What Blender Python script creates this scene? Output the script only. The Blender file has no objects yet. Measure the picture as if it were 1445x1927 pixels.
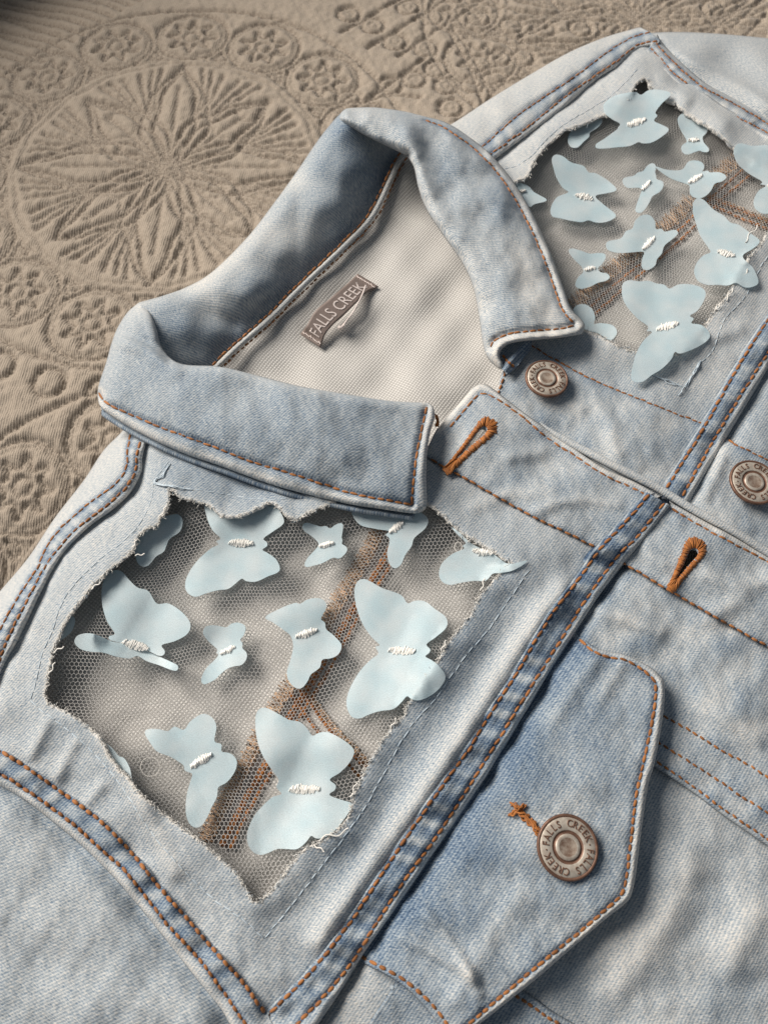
import bpy, math, random
import numpy as np
from mathutils import Vector, Matrix
from mathutils.geometry import delaunay_2d_cdt

random.seed(7)
RNG = np.random.default_rng(7)
scene = bpy.context.scene
COL = scene.collection

# ------------------------------------------------------------------ camera
CAM_H = 0.25                    # metres above the bed
PITCH = math.radians(66)        # looking down
F_PX = 1400.0                   # focal length in photo pixels (photo 1445 x 1927)
cam_data = bpy.data.cameras.new('camera')
cam = bpy.data.objects.new('camera', cam_data)
COL.objects.link(cam)
cam.location = (0, 0, CAM_H)
cam.rotation_euler = (math.pi / 2 - PITCH, 0, 0)
cam_data.sensor_fit = 'VERTICAL'
cam_data.sensor_height = 36.0
cam_data.sensor_width = 27.0
cam_data.lens = 36.0 * F_PX / 1927.0
cam_data.clip_start = 0.01
cam_data.clip_end = 20
cam_data.dof.use_dof = True
cam_data.dof.focus_distance = 0.245
cam_data.dof.aperture_fstop = 22.0
scene.camera = cam

# ------------------------------------------------------------------ light
world = bpy.data.worlds.new('World')
scene.world = world
world.use_nodes = True
world.node_tree.nodes['Background'].inputs[0].default_value = (0.74, 0.86, 1.0, 1)
world.node_tree.nodes['Background'].inputs[1].default_value = 0.145
LIGHT_DIR = Vector((-0.72, 0.40, 0.68)).normalized()     # towards the window
ld = bpy.data.lights.new('window_light', 'AREA')
ld.shape = 'RECTANGLE'
ld.size = 0.85
ld.size_y = 0.75
ld.energy = 42
ld.color = (1.0, 0.935, 0.85)
lo = bpy.data.objects.new('window_light', ld)
COL.objects.link(lo)
lo.location = Vector((0, 0.12, 0)) + LIGHT_DIR * 1.5
lo.rotation_euler = LIGHT_DIR.to_track_quat('Z', 'Y').to_euler()
scene.view_settings.view_transform = 'Standard'
scene.view_settings.look = 'None'
scene.view_settings.exposure = 0.0
scene.view_settings.gamma = 1.0
scene.render.engine = 'CYCLES'

# ------------------------------------------------------------------ helpers
SP, CP = math.sin(PITCH), math.cos(PITCH)

def unproj(P, z):
    P = np.asarray(P, float).reshape(-1, 2)
    z = np.broadcast_to(np.asarray(z, float), (len(P),))
    dx = (P[:, 0] - 722.5) / F_PX
    dy = (963.5 - P[:, 1]) / F_PX
    d = np.stack([dx, CP + dy * SP, -SP + dy * CP], 1)
    t = (z - CAM_H) / d[:, 2]
    return np.stack([d[:, 0] * t, d[:, 1] * t, z], 1)

def proj(W):
    W = np.asarray(W, float)
    y = W[:, 1]; z = W[:, 2] - CAM_H
    fw = y * CP - z * SP
    up = y * SP + z * CP
    return np.stack([722.5 + F_PX * W[:, 0] / fw, 963.5 - F_PX * up / fw], 1)

def C(x0, y0, s, pts):
    return [(x0 + x / s, y0 + y / s) for x, y in pts]

def resample(P, step):
    P = np.asarray(P, float)
    seg = np.hypot(*np.diff(P, axis=0).T)
    s = np.concatenate([[0], np.cumsum(seg)])
    n = max(2, int(round(s[-1] / step)) + 1)
    q = np.linspace(0, s[-1], n)
    return np.stack([np.interp(q, s, P[:, 0]), np.interp(q, s, P[:, 1])], 1)

def smooth(P, step=5, closed=False):
    """Catmull-Rom through the points, resampled evenly."""
    P = np.asarray(P, float)
    if closed:
        Q = np.vstack([P[-1], P, P[0], P[1]])
    else:
        Q = np.vstack([2 * P[0] - P[1], P, 2 * P[-1] - P[-2]])
    out = []
    for i in range(1, len(Q) - 2):
        p0, p1, p2, p3 = Q[i - 1], Q[i], Q[i + 1], Q[i + 2]
        n = max(3, int(np.hypot(*(p2 - p1)) / 3))
        t = np.linspace(0, 1, n, endpoint=False)[:, None]
        out.append(0.5 * ((2 * p1) + (-p0 + p2) * t + (2 * p0 - 5 * p1 + 4 * p2 - p3) * t ** 2
                          + (-p0 + 3 * p1 - 3 * p2 + p3) * t ** 3))
    out.append(Q[-2][None])
    r = resample(np.vstack(out), step)
    return r[:-1] if closed else r

def pdist(P, L):
    """distance, arc length and side (+ = right of travel, image coords) of P to polyline L."""
    P = np.asarray(P, np.float64).reshape(-1, 2); L = np.asarray(L, np.float64)
    A = L[:-1]; D = L[1:] - A
    l2 = np.maximum((D ** 2).sum(1), 1e-12); ln = np.sqrt(l2)
    s0 = np.concatenate([[0], np.cumsum(ln)])[:-1]
    dist = np.empty(len(P)); arc = np.empty(len(P)); side = np.empty(len(P))
    ax, ay = A[:, 0].astype(np.float32), A[:, 1].astype(np.float32)
    ux, uy = (D[:, 0] / ln).astype(np.float32), (D[:, 1] / ln).astype(np.float32)
    lf = ln.astype(np.float32)
    for a in range(0, len(P), 1500):
        vx = P[a:a + 1500, 0:1].astype(np.float32) - ax
        vy = P[a:a + 1500, 1:2].astype(np.float32) - ay
        t = vx * ux; t += vy * uy
        np.maximum(t, 0, out=t); np.minimum(t, lf, out=t)
        ex = vx - t * ux; ey = vy - t * uy
        ex *= ex; ey *= ey; ex += ey
        k = ex.argmin(1); r = np.arange(len(k))
        dist[a:a + 1500] = np.sqrt(ex[r, k])
        arc[a:a + 1500] = s0[k] + t[r, k]
        side[a:a + 1500] = np.sign(ux[k] * vy[r, k] - uy[k] * vx[r, k])
    return dist, arc, side

def inside(P, poly):
    P = np.asarray(P, float); A = np.asarray(poly, float)
    c = np.zeros(len(P), bool)
    o = np.argsort(P[:, 1], kind='stable'); ys = P[o, 1]; xs = P[o, 0]
    B = np.roll(A, -1, 0); cs = np.zeros(len(P), bool)
    for (x1, y1), (x2, y2) in zip(A, B):
        if y1 == y2: continue
        lo, hi = (y1, y2) if y1 < y2 else (y2, y1)
        i, j = np.searchsorted(ys, lo, 'left'), np.searchsorted(ys, hi, 'left')
        if i == j: continue
        cs[i:j] ^= xs[i:j] < (x2 - x1) * (ys[i:j] - y1) / (y2 - y1) + x1
    c[o] = cs
    return c

def waves(n, lo, hi, seed):
    r = np.random.default_rng(seed)
    a = r.uniform(0, 2 * np.pi, n); w = np.exp(r.uniform(np.log(lo), np.log(hi), n))
    ph = r.uniform(0, 2 * np.pi, n)
    amp = (w / hi) ** 0.7
    amp /= np.sqrt((amp ** 2).sum() / 2)
    def f(P):
        o = np.zeros(len(P))
        for i in range(n):
            o += amp[i] * np.sin((P[:, 0] * np.cos(a[i]) + P[:, 1] * np.sin(a[i])) * 2 * np.pi / w[i] + ph[i])
        return o
    return f

def gauss(d, w): return np.exp(-(d / w) ** 2)

def near(P, L, m):
    P = np.asarray(P, float).reshape(-1, 2); L = np.asarray(L)
    lo = L.min(0) - m; hi = L.max(0) + m
    return np.nonzero(((P > lo) & (P < hi)).all(1))[0]

def thin(L):
    L = np.asarray(L)
    return L if len(L) < 12 else np.vstack([L[:-1:2], L[-1:]])

def gd(P, L, w):
    """gaussian of the distance to a line, far points skipped."""
    o = np.zeros(len(P)); k = near(P, L, 2.6 * w)
    if len(k): o[k] = gauss(pdist(P[k], thin(L))[0], w)
    return o

def roll(P, line, r, depth):
    o = np.zeros(len(P)); k = near(P, line, r)
    if len(k):
        d = np.minimum(pdist(P[k], line)[0], r) / r
        o[k] = -depth * (1 - np.sqrt(np.maximum(0, 1 - (1 - d) ** 2)))
    return o

def mesh_obj(name, V, Fc, mat, parent=None, attrs=None, uv=None, smooth_shade=True, kind=None):
    me = bpy.data.meshes.new(name)
    V = np.asarray(V, np.float32); Fc = np.asarray(Fc, np.int32)
    k = Fc.shape[1]
    me.vertices.add(len(V)); me.vertices.foreach_set('co', V.ravel())
    me.loops.add(Fc.size); me.loops.foreach_set('vertex_index', Fc.ravel())
    me.polygons.add(len(Fc))
    me.polygons.foreach_set('loop_start', np.arange(0, Fc.size, k, dtype=np.int32))
    me.polygons.foreach_set('loop_total', np.full(len(Fc), k, np.int32))
    if smooth_shade:
        me.polygons.foreach_set('use_smooth', np.ones(len(Fc), bool))
    me.update(calc_edges=True)
    for an, av in (attrs or {}).items():
        at = me.attributes.new(an, 'FLOAT', 'POINT')
        at.data.foreach_set('value', np.asarray(av, np.float32))
    if uv is not None:
        ul = me.uv_layers.new(name='UVMap')
        ul.data.foreach_set('uv', np.asarray(uv, np.float32)[Fc.ravel()].ravel())
    me.materials.append(mat)
    me.validate()
    o = bpy.data.objects.new(name, me)
    COL.objects.link(o)
    if parent is not None: o.parent = parent
    if kind: o['kind'] = kind
    return o

def panel(name, outline, zf, mat, parent, holes=(), step=7.0, ostep=4.0, rings=(3, 7, 12), wash=None, sharp=False,
          thick=0.0012, hole_rings=True, jitter=0.25, uvrot=0.0, kind=None, attr='wash'):
    """Cloth sheet: outline in photo pixels, heights from zf(P), triangulated finely."""
    out = np.asarray(outline, float)
    out = resample(np.vstack([out, out[:1]]), ostep)[:-1]
    hs = [resample(np.vstack([np.asarray(h, float), np.asarray(h, float)[:1]]), ostep)[:-1] for h in holes]
    pts = [out] + hs
    edges = []; base = 0
    for L in pts:
        n = len(L)
        edges += [(base + i, base + (i + 1) % n) for i in range(n)]
        base += n
    x0, y0 = out.min(0); x1, y1 = out.max(0)
    gx = np.arange(x0, x1, step); gy = np.arange(y0, y1, step * 0.866)
    G = np.stack(np.meshgrid(gx, gy), 2)
    G[1::2, :, 0] += step / 2
    G = G.reshape(-1, 2) + RNG.uniform(-jitter, jitter, (G.shape[0] * G.shape[1], 2)) * step
    loops = [np.vstack([L, L[:1]]) for L in pts]
    extra = []
    for li, L in enumerate(loops):
        if li and not hole_rings: continue
        T = np.roll(L[:-1], -1, 0) - np.roll(L[:-1], 1, 0)
        T /= np.maximum(np.hypot(T[:, 0], T[:, 1]), 1e-9)[:, None]
        N = np.stack([-T[:, 1], T[:, 0]], 1)
        for r in rings:
            for sgn in (1, -1):
                extra.append((L[:-1] + sgn * N * r, r))
    def ok(Q, mind):
        m = inside(Q, out)
        for h in hs: m &= ~inside(Q, h)
        Q = Q[m]
        d = np.full(len(Q), 1e9)
        for L in loops: d = np.minimum(d, pdist(Q, L)[0])
        return Q, d
    keep = []
    for E, r in extra:
        q, d = ok(E, 0)
        keep.append(q[d > r * 0.8])
    rmax = max(rings) if rings else 0
    q, d = ok(G, 0)
    keep.append(q[d > (rmax + 2.5 if rmax else step * 0.45)])
    allp = np.vstack(pts + keep)
    r = delaunay_2d_cdt([Vector(p) for p in allp], edges, [], 0, 1e-4)
    P = np.array([v[:] for v in r[0]]); T = np.array([f[:3] for f in r[2]], int)
    cen = P[T].mean(1)
    m = inside(cen, out)
    for h in hs: m &= ~inside(cen, h)
    T = T[m]
    used = np.unique(T); remap = -np.ones(len(P), int); remap[used] = np.arange(len(used))
    P = P[used]; T = remap[T]
    # consistent upward orientation (image y is down)
    a, b, c = P[T[:, 0]], P[T[:, 1]], P[T[:, 2]]
    cr = (b[:, 0] - a[:, 0]) * (c[:, 1] - a[:, 1]) - (b[:, 1] - a[:, 1]) * (c[:, 0] - a[:, 0])
    T[cr > 0] = T[cr > 0][:, ::-1]
    z = zf(P)
    W = unproj(P, z)
    ca, sa = math.cos(uvrot), math.sin(uvrot)
    uv = np.stack([W[:, 0] * ca - W[:, 1] * sa, W[:, 0] * sa + W[:, 1] * ca], 1) * 1000
    at = {}
    if wash is not None:
        at[attr] = np.clip(wash(P) if callable(wash) else np.full(len(P), wash), 0, 1)
    o = mesh_obj(name, W, T, mat, parent, at, uv, kind=kind)
    if sharp:
        me = o.data
        cnt = np.zeros(len(me.edges), int)
        le = np.empty(len(me.loops), np.int32); me.loops.foreach_get('edge_index', le)
        np.add.at(cnt, le, 1)
        me.attributes.new('sharp_edge', 'BOOLEAN', 'EDGE').data.foreach_set('value', cnt == 1)
    if thick:
        md = o.modifiers.new('thickness', 'SOLIDIFY')
        md.thickness = thick; md.offset = -1
    return o

def tubes(paths, radii, sides=4):
    """list of (n,3) paths -> one vertex/quad soup of open tubes."""
    Vs, Fs = [], []; base = 0
    ang = np.arange(sides) * 2 * np.pi / sides
    ca, sa = np.cos(ang), np.sin(ang)
    for p, r in zip(paths, radii):
        p = np.asarray(p, float); n = len(p)
        T = np.gradient(p, axis=0); T /= np.maximum(np.linalg.norm(T, axis=1), 1e-12)[:, None]
        ref = np.array([0, 0, 1.0]) if abs(T[:, 2]).mean() < 0.8 else np.array([1.0, 0, 0])
        B = np.cross(T, ref); B /= np.maximum(np.linalg.norm(B, axis=1), 1e-12)[:, None]
        N = np.cross(B, T)
        rr = np.broadcast_to(np.asarray(r, float), (n,))
        V = p[:, None] + rr[:, None, None] * (B[:, None] * ca[None, :, None] + N[:, None] * sa[None, :, None])
        Vs.append(V.reshape(-1, 3))
        i = np.arange(n - 1)[:, None] * sides; j = np.arange(sides)[None]; j2 = (j + 1) % sides
        Fs.append((base + np.stack([i + j, i + j2, i + sides + j2, i + sides + j], 2)).reshape(-1, 4))
        base += n * sides
    return np.vstack(Vs), np.vstack(Fs)

_u = np.linspace(0, np.pi, 6); _v = np.arange(6) * 2 * np.pi / 6
ELL = np.stack([np.outer(np.cos(_u), np.ones(6)), np.outer(np.sin(_u) ** 0.7, np.cos(_v)),
                np.outer(np.sin(_u) ** 0.7, np.sin(_v))], 2).reshape(-1, 3)
_i = np.arange(5)[:, None] * 6; _j = np.arange(6)[None]; _j2 = (_j + 1) % 6
ELLF = np.stack([_i + _j, _i + _j2, _i + 6 + _j2, _i + 6 + _j], 2).reshape(-1, 4)

def grains(c, ax, hl, r):
    """ellipsoid stitches: centres, axis unit vectors, half length, radius."""
    c = np.asarray(c, float); ax = np.asarray(ax, float)
    n = len(c)
    up = np.array([0, 0, 1.0])
    s = np.cross(ax, up); s /= np.maximum(np.linalg.norm(s, axis=1), 1e-9)[:, None]
    u = np.cross(s, ax)
    hl = np.broadcast_to(hl, (n,)); r = np.broadcast_to(r, (n,))
    V = (c[:, None] + ELL[None, :, 0:1] * (ax * hl[:, None])[:, None]
         + ELL[None, :, 1:2] * (s * r[:, None])[:, None] + ELL[None, :, 2:3] * (u * r[:, None])[:, None])
    Fc = (np.arange(n) * len(ELL))[:, None, None] + ELLF[None]
    return V.reshape(-1, 3), Fc.reshape(-1, 4)

def stitches(line, zf, parent, mat, pitch=17.0, fill=0.92, r=0.00047, lift=0.00012, skew=0.0, name='stitching', shift=0.0):
    L = resample(line, pitch)
    A, B = L[:-1], L[1:]
    n = len(A)
    if n < 1: return None
    mid = (A + B) / 2 + RNG.normal(0, 0.5, (n, 2))
    D = (B - A)
    if skew:
        N = np.stack([-D[:, 1], D[:, 0]], 1); D = D + skew * N
    fl = fill * RNG.uniform(0.86, 1.06, n)[:, None]
    D = D + np.stack([-D[:, 1], D[:, 0]], 1) * RNG.normal(0, 0.05, n)[:, None]
    e0 = mid - D * fl / 2; e1 = mid + D * fl / 2
    W0 = unproj(e0, zf(e0) + lift - 0.0001); W1 = unproj(e1, zf(e1) + lift - 0.0001); Wm = unproj(mid, zf(mid) + lift)
    ax = W1 - W0; hl = np.linalg.norm(ax, axis=1) / 2; ax /= (2 * hl)[:, None]
    V, Fc = grains(Wm, ax, hl, 1.18 * r * RNG.uniform(0.88, 1.12, n))
    col = np.repeat(RNG.uniform(0, 1, n), len(ELL))
    return mesh_obj(name, V, Fc, mat, parent, {'tone': col}, kind='stuff')

def tag(o, label, cat, group=None):
    o['label'] = label; o['category'] = cat
    if group: o['group'] = group

# ------------------------------------------------------------------ materials
def new_mat(name):
    m = bpy.data.materials.new(name); m.use_nodes = True
    nt = m.node_tree
    return m, nt, nt.nodes['Principled BSDF']

def N(nt, t, **kw):
    n = nt.nodes.new(t)
    for k, v in kw.items():
        if k.startswith('i_'): n.inputs[int(k[2:])].default_value = v
        else: setattr(n, k, v)
    return n

def math_node(nt, op, a, b=None, clamp=False):
    n = nt.nodes.new('ShaderNodeMath'); n.operation = op; n.use_clamp = clamp
    for i, v in enumerate((a, b)):
        if v is None: continue
        if isinstance(v, (int, float)): n.inputs[i].default_value = v
        else: nt.links.new(v, n.inputs[i])
    return n.outputs[0]

def mapping(nt, src, rot=0.0, scale=(1, 1, 1)):
    n = nt.nodes.new('ShaderNodeMapping')
    n.inputs['Rotation'].default_value = (0, 0, rot)
    n.inputs['Scale'].default_value = scale
    nt.links.new(src, n.inputs[0])
    return n.outputs[0]

def noise(nt, vec, scale, detail=2.0, rough=0.5):
    n = nt.nodes.new('ShaderNodeTexNoise')
    n.inputs['Scale'].default_value = scale
    n.inputs['Detail'].default_value = detail
    n.inputs['Roughness'].default_value = rough
    nt.links.new(vec, n.inputs['Vector'])
    return n.outputs[0]

def mixc(nt, fac, a, b, blend='MIX'):
    n = nt.nodes.new('ShaderNodeMix'); n.data_type = 'RGBA'; n.blend_type = blend
    if isinstance(fac, (int, float)): n.inputs[0].default_value = fac
    else: nt.links.new(fac, n.inputs[0])
    for i, v in ((6, a), (7, b)):
        if isinstance(v, tuple): n.inputs[i].default_value = (*v, 1)
        else: nt.links.new(v, n.inputs[i])
    return n.outputs[2]

def ramp(nt, fac, stops, interp='LINEAR'):
    n = nt.nodes.new('ShaderNodeValToRGB'); n.color_ramp.interpolation = interp
    el = n.color_ramp.elements
    while len(el) < len(stops): el.new(0.5)
    for e, (p, c) in zip(el, stops):
        e.position = p; e.color = (*c, 1) if len(c) == 3 else c
    nt.links.new(fac, n.inputs[0])
    return n.outputs[0]

def make_denim(name='washed_denim', wash_amp=0.085, fleck=0.33, stops=None, pitch=0.85):
    m, nt, b = new_mat(name)
    uv = N(nt, 'ShaderNodeUVMap').outputs[0]
    at = N(nt, 'ShaderNodeAttribute', attribute_name='wash').outputs['Fac']
    big = noise(nt, uv, 0.055, 3, 0.55)
    med = noise(nt, uv, 0.22, 3, 0.6)
    w = math_node(nt, 'ADD', at, math_node(nt, 'MULTIPLY', math_node(nt, 'SUBTRACT', big, 0.5), wash_amp * 2.0))
    w = math_node(nt, 'ADD', w, math_node(nt, 'MULTIPLY', math_node(nt, 'SUBTRACT', med, 0.5), wash_amp * 1.0))
    # twill: diagonal ribs broken into short yarn floats
    d1 = mapping(nt, uv, math.radians(38), (1, 1, 1))
    wv = N(nt, 'ShaderNodeTexWave', wave_type='BANDS', bands_direction='X')
    wv.inputs['Scale'].default_value = 0.314 / pitch
    wv.inputs['Distortion'].default_value = 1.6
    wv.inputs['Detail'].default_value = 2.0
    wv.inputs['Detail Scale'].default_value = 3.0
    nt.links.new(d1, wv.inputs[0])
    d2 = mapping(nt, uv, math.radians(-62), (0.7, 3.0, 1))
    yarn = noise(nt, d2, 1.0, 2, 0.6)
    d3 = mapping(nt, uv, math.radians(28), (0.75, 2.9, 1))
    yarn2 = noise(nt, d3, 1.1, 2, 0.6)
    tex = math_node(nt, 'ADD', math_node(nt, 'MULTIPLY', wv.outputs['Fac'], 0.22), math_node(nt, 'MULTIPLY', yarn, 0.80))
    tex = math_node(nt, 'ADD', tex, math_node(nt, 'MULTIPLY', yarn2, 0.85))
    t0 = math_node(nt, 'SUBTRACT', tex, 0.935)
    w = math_node(nt, 'ADD', w, math_node(nt, 'MULTIPLY', t0, -fleck * 3.0), True)
    stops = stops or [(0.0, (0.70, 0.655, 0.60)), (0.22, (0.50, 0.515, 0.52)), (0.48, (0.275, 0.325, 0.372)),
                      (0.75, (0.100, 0.152, 0.230)), (1.0, (0.03, 0.055, 0.105))]
    col = ramp(nt, w, stops)
    nt.links.new(col, b.inputs['Base Color'])
    b.inputs['Roughness'].default_value = 0.92
    b.inputs['Specular IOR Level'].default_value = 0.12
    b.inputs['Sheen Weight'].default_value = 0.12
    b.inputs['Sheen Roughness'].default_value = 0.5
    bp = N(nt, 'ShaderNodeBump'); bp.inputs['Strength'].default_value = 0.7
    bp.inputs['Distance'].default_value = 0.00022
    nt.links.new(tex, bp.inputs['Height'])
    nt.links.new(bp.outputs[0], b.inputs['Normal'])
    return m

DENIM = make_denim()

def make_lining():
    m, nt, b = new_mat('pale_knit_lining')
    uv = N(nt, 'ShaderNodeUVMap').outputs[0]
    d = mapping(nt, uv, math.radians(35), (1, 1, 1))
    vx = N(nt, 'ShaderNodeTexWave', wave_type='BANDS', bands_direction='X')
    vx.inputs['Scale'].default_value = 0.314 / 1.12; vx.inputs['Distortion'].default_value = 0.8
    vy = N(nt, 'ShaderNodeTexWave', wave_type='BANDS', bands_direction='Y')
    vy.inputs['Scale'].default_value = 0.314 / 0.98; vy.inputs['Distortion'].default_value = 0.8
    nt.links.new(d, vx.inputs[0]); nt.links.new(d, vy.inputs[0])
    t = math_node(nt, 'MULTIPLY', vx.outputs['Fac'], vy.outputs['Fac'])
    n1 = noise(nt, uv, 0.08, 3); n2 = noise(nt, uv, 1.8, 2)
    t2 = math_node(nt, 'ADD', math_node(nt, 'MULTIPLY', t, 0.8), math_node(nt, 'MULTIPLY', n2, 0.40))
    col = ramp(nt, t2, [(0.1, (0.32, 0.305, 0.285)), (0.42, (0.60, 0.575, 0.545)), (0.8, (0.80, 0.77, 0.735))])
    col = mixc(nt, math_node(nt, 'MULTIPLY', n1, 0.2), col, (0.50, 0.51, 0.51))
    nt.links.new(col, b.inputs['Base Color'])
    b.inputs['Roughness'].default_value = 0.95
    b.inputs['Specular IOR Level'].default_value = 0.08
    bp = N(nt, 'ShaderNodeBump'); bp.inputs['Strength'].default_value = 0.75
    bp.inputs['Distance'].default_value = 0.00025
    nt.links.new(t2, bp.inputs['Height']); nt.links.new(bp.outputs[0], b.inputs['Normal'])
    return m
LINING = make_lining()

def make_thread(name, lo, hi, rough=0.6, sheen=0.2):
    m, nt, b = new_mat(name)
    at = N(nt, 'ShaderNodeAttribute', attribute_name='tone').outputs['Fac']
    tc = N(nt, 'ShaderNodeTexCoord').outputs['Object']
    f = noise(nt, tc, 2500, 2)
    f = math_node(nt, 'ADD', math_node(nt, 'MULTIPLY', at, 0.6), math_node(nt, 'MULTIPLY', f, 0.5), True)
    nt.links.new(mixc(nt, f, lo, hi), b.inputs['Base Color'])
    b.inputs['Roughness'].default_value = rough
    b.inputs['Specular IOR Level'].default_value = 0.25
    b.inputs['Sheen Weight'].default_value = sheen
    return m
ORANGE = make_thread('tan_topstitch_thread', (0.15, 0.055, 0.017), (0.42, 0.165, 0.048))
ORANGE_BRIGHT = make_thread('amber_buttonhole_thread', (0.16, 0.05, 0.012), (0.50, 0.185, 0.042))
BLUETHREAD = make_thread('pale_blue_thread', (0.42, 0.50, 0.57), (0.62, 0.70, 0.76))
WHITETHREAD = make_thread('white_embroidery_thread', (0.90, 0.86, 0.80), (0.98, 0.96, 0.92), 0.5, 0.3)
OVERLOCK = make_thread('tan_overlock_thread', (0.55, 0.24, 0.08), (0.85, 0.66, 0.48))
FRAY = make_thread('frayed_cotton', (0.62, 0.60, 0.57), (0.90, 0.86, 0.80), 0.9, 0.2)
BLUEFRAY = make_thread('frayed_blue_yarn', (0.20, 0.27, 0.34), (0.45, 0.50, 0.53), 0.9, 0.2)
TULLE = make_thread('grey_tulle_thread', (0.40, 0.385, 0.375), (0.55, 0.53, 0.51), 0.6, 0.1)

def make_satin():
    m, nt, b = new_mat('pale_blue_organza_satin')
    uv = N(nt, 'ShaderNodeUVMap').outputs[0]
    n1 = noise(nt, uv, 0.12, 2)
    w = N(nt, 'ShaderNodeTexWave', wave_type='BANDS', bands_direction='X')
    w.inputs['Scale'].default_value = 0.9; w.inputs['Distortion'].default_value = 0.3
    nt.links.new(uv, w.inputs[0])
    col = ramp(nt, n1, [(0.3, (0.64, 0.785, 0.84)), (0.7, (0.77, 0.85, 0.88))])
    nt.links.new(col, b.inputs['Base Color'])
    b.inputs['Roughness'].default_value = 0.42
    b.inputs['Specular IOR Level'].default_value = 0.35
    b.inputs['Sheen Weight'].default_value = 0.25
    bp = N(nt, 'ShaderNodeBump'); bp.inputs['Strength'].default_value = 0.25
    bp.inputs['Distance'].default_value = 0.0001
    nt.links.new(w.outputs['Fac'], bp.inputs['Height']); nt.links.new(bp.outputs[0], b.inputs['Normal'])
    tr = N(nt, 'ShaderNodeBsdfTranslucent')
    nt.links.new(col, tr.inputs[0])
    mx = N(nt, 'ShaderNodeMixShader'); mx.inputs[0].default_value = 0.30
    nt.links.new(b.outputs[0], mx.inputs[1]); nt.links.new(tr.outputs[0], mx.inputs[2])
    cl = noise(nt, uv, 3.2, 1)
    tp = N(nt, 'ShaderNodeBsdfTransparent')
    mt = N(nt, 'ShaderNodeMixShader')
    nt.links.new(ramp(nt, cl, [(0.35, (0.14,) * 3), (0.65, (0.32,) * 3)]), mt.inputs[0])
    nt.links.new(mx.outputs[0], mt.inputs[1]); nt.links.new(tp.outputs[0], mt.inputs[2])
    nt.links.new(mt.outputs[0], nt.nodes['Material Output'].inputs[0])
    return m
SATIN = make_satin()

def make_metal(name, lo, hi, rough):
    m, nt, b = new_mat(name)
    tc = N(nt, 'ShaderNodeTexCoord').outputs['Object']
    n1 = noise(nt, tc, 420, 4, 0.65)
    nt.links.new(ramp(nt, n1, [(0.36, lo), (0.62, hi)]), b.inputs['Base Color'])
    b.inputs['Metallic'].default_value = 0.4
    r = ramp(nt, n1, [(0.3, (rough + 0.12,) * 3), (0.7, (rough - 0.05,) * 3)])
    nt.links.new(r, b.inputs['Roughness'])
    return m
BRASS = make_metal('antique_nickel', (0.36, 0.30, 0.25), (0.62, 0.56, 0.48), 0.5)
DISH = make_metal('rubbed_copper_centre', (0.20, 0.125, 0.09), (0.46, 0.38, 0.31), 0.55)
COPPER = make_metal('worn_copper', (0.12, 0.062, 0.042), (0.23, 0.125, 0.085), 0.5)

def plain(name, c, rough=0.8, bump=0.0, spec=0.2):
    m, nt, b = new_mat(name)
    tc = N(nt, 'ShaderNodeTexCoord').outputs['Object']
    n1 = noise(nt, tc, 900, 3)
    nt.links.new(mixc(nt, n1, tuple(x * 0.8 for x in c), tuple(min(1, x * 1.15) for x in c)), b.inputs['Base Color'])
    b.inputs['Roughness'].default_value = rough
    b.inputs['Specular IOR Level'].default_value = spec
    if bump:
        bp = N(nt, 'ShaderNodeBump'); bp.inputs['Strength'].default_value = 0.5; bp.inputs['Distance'].default_value = bump
        nt.links.new(n1, bp.inputs['Height']); nt.links.new(bp.outputs[0], b.inputs['Normal'])
    return m
LABEL = plain('taupe_satin_label', (0.235, 0.185, 0.165), 0.55, 0.0001, 0.3)
PRINT = plain('cream_label_weave', (0.80, 0.70, 0.66), 0.6)
WALLPAINT = plain('wall_paint', (0.55, 0.5, 0.45), 0.9)

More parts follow.
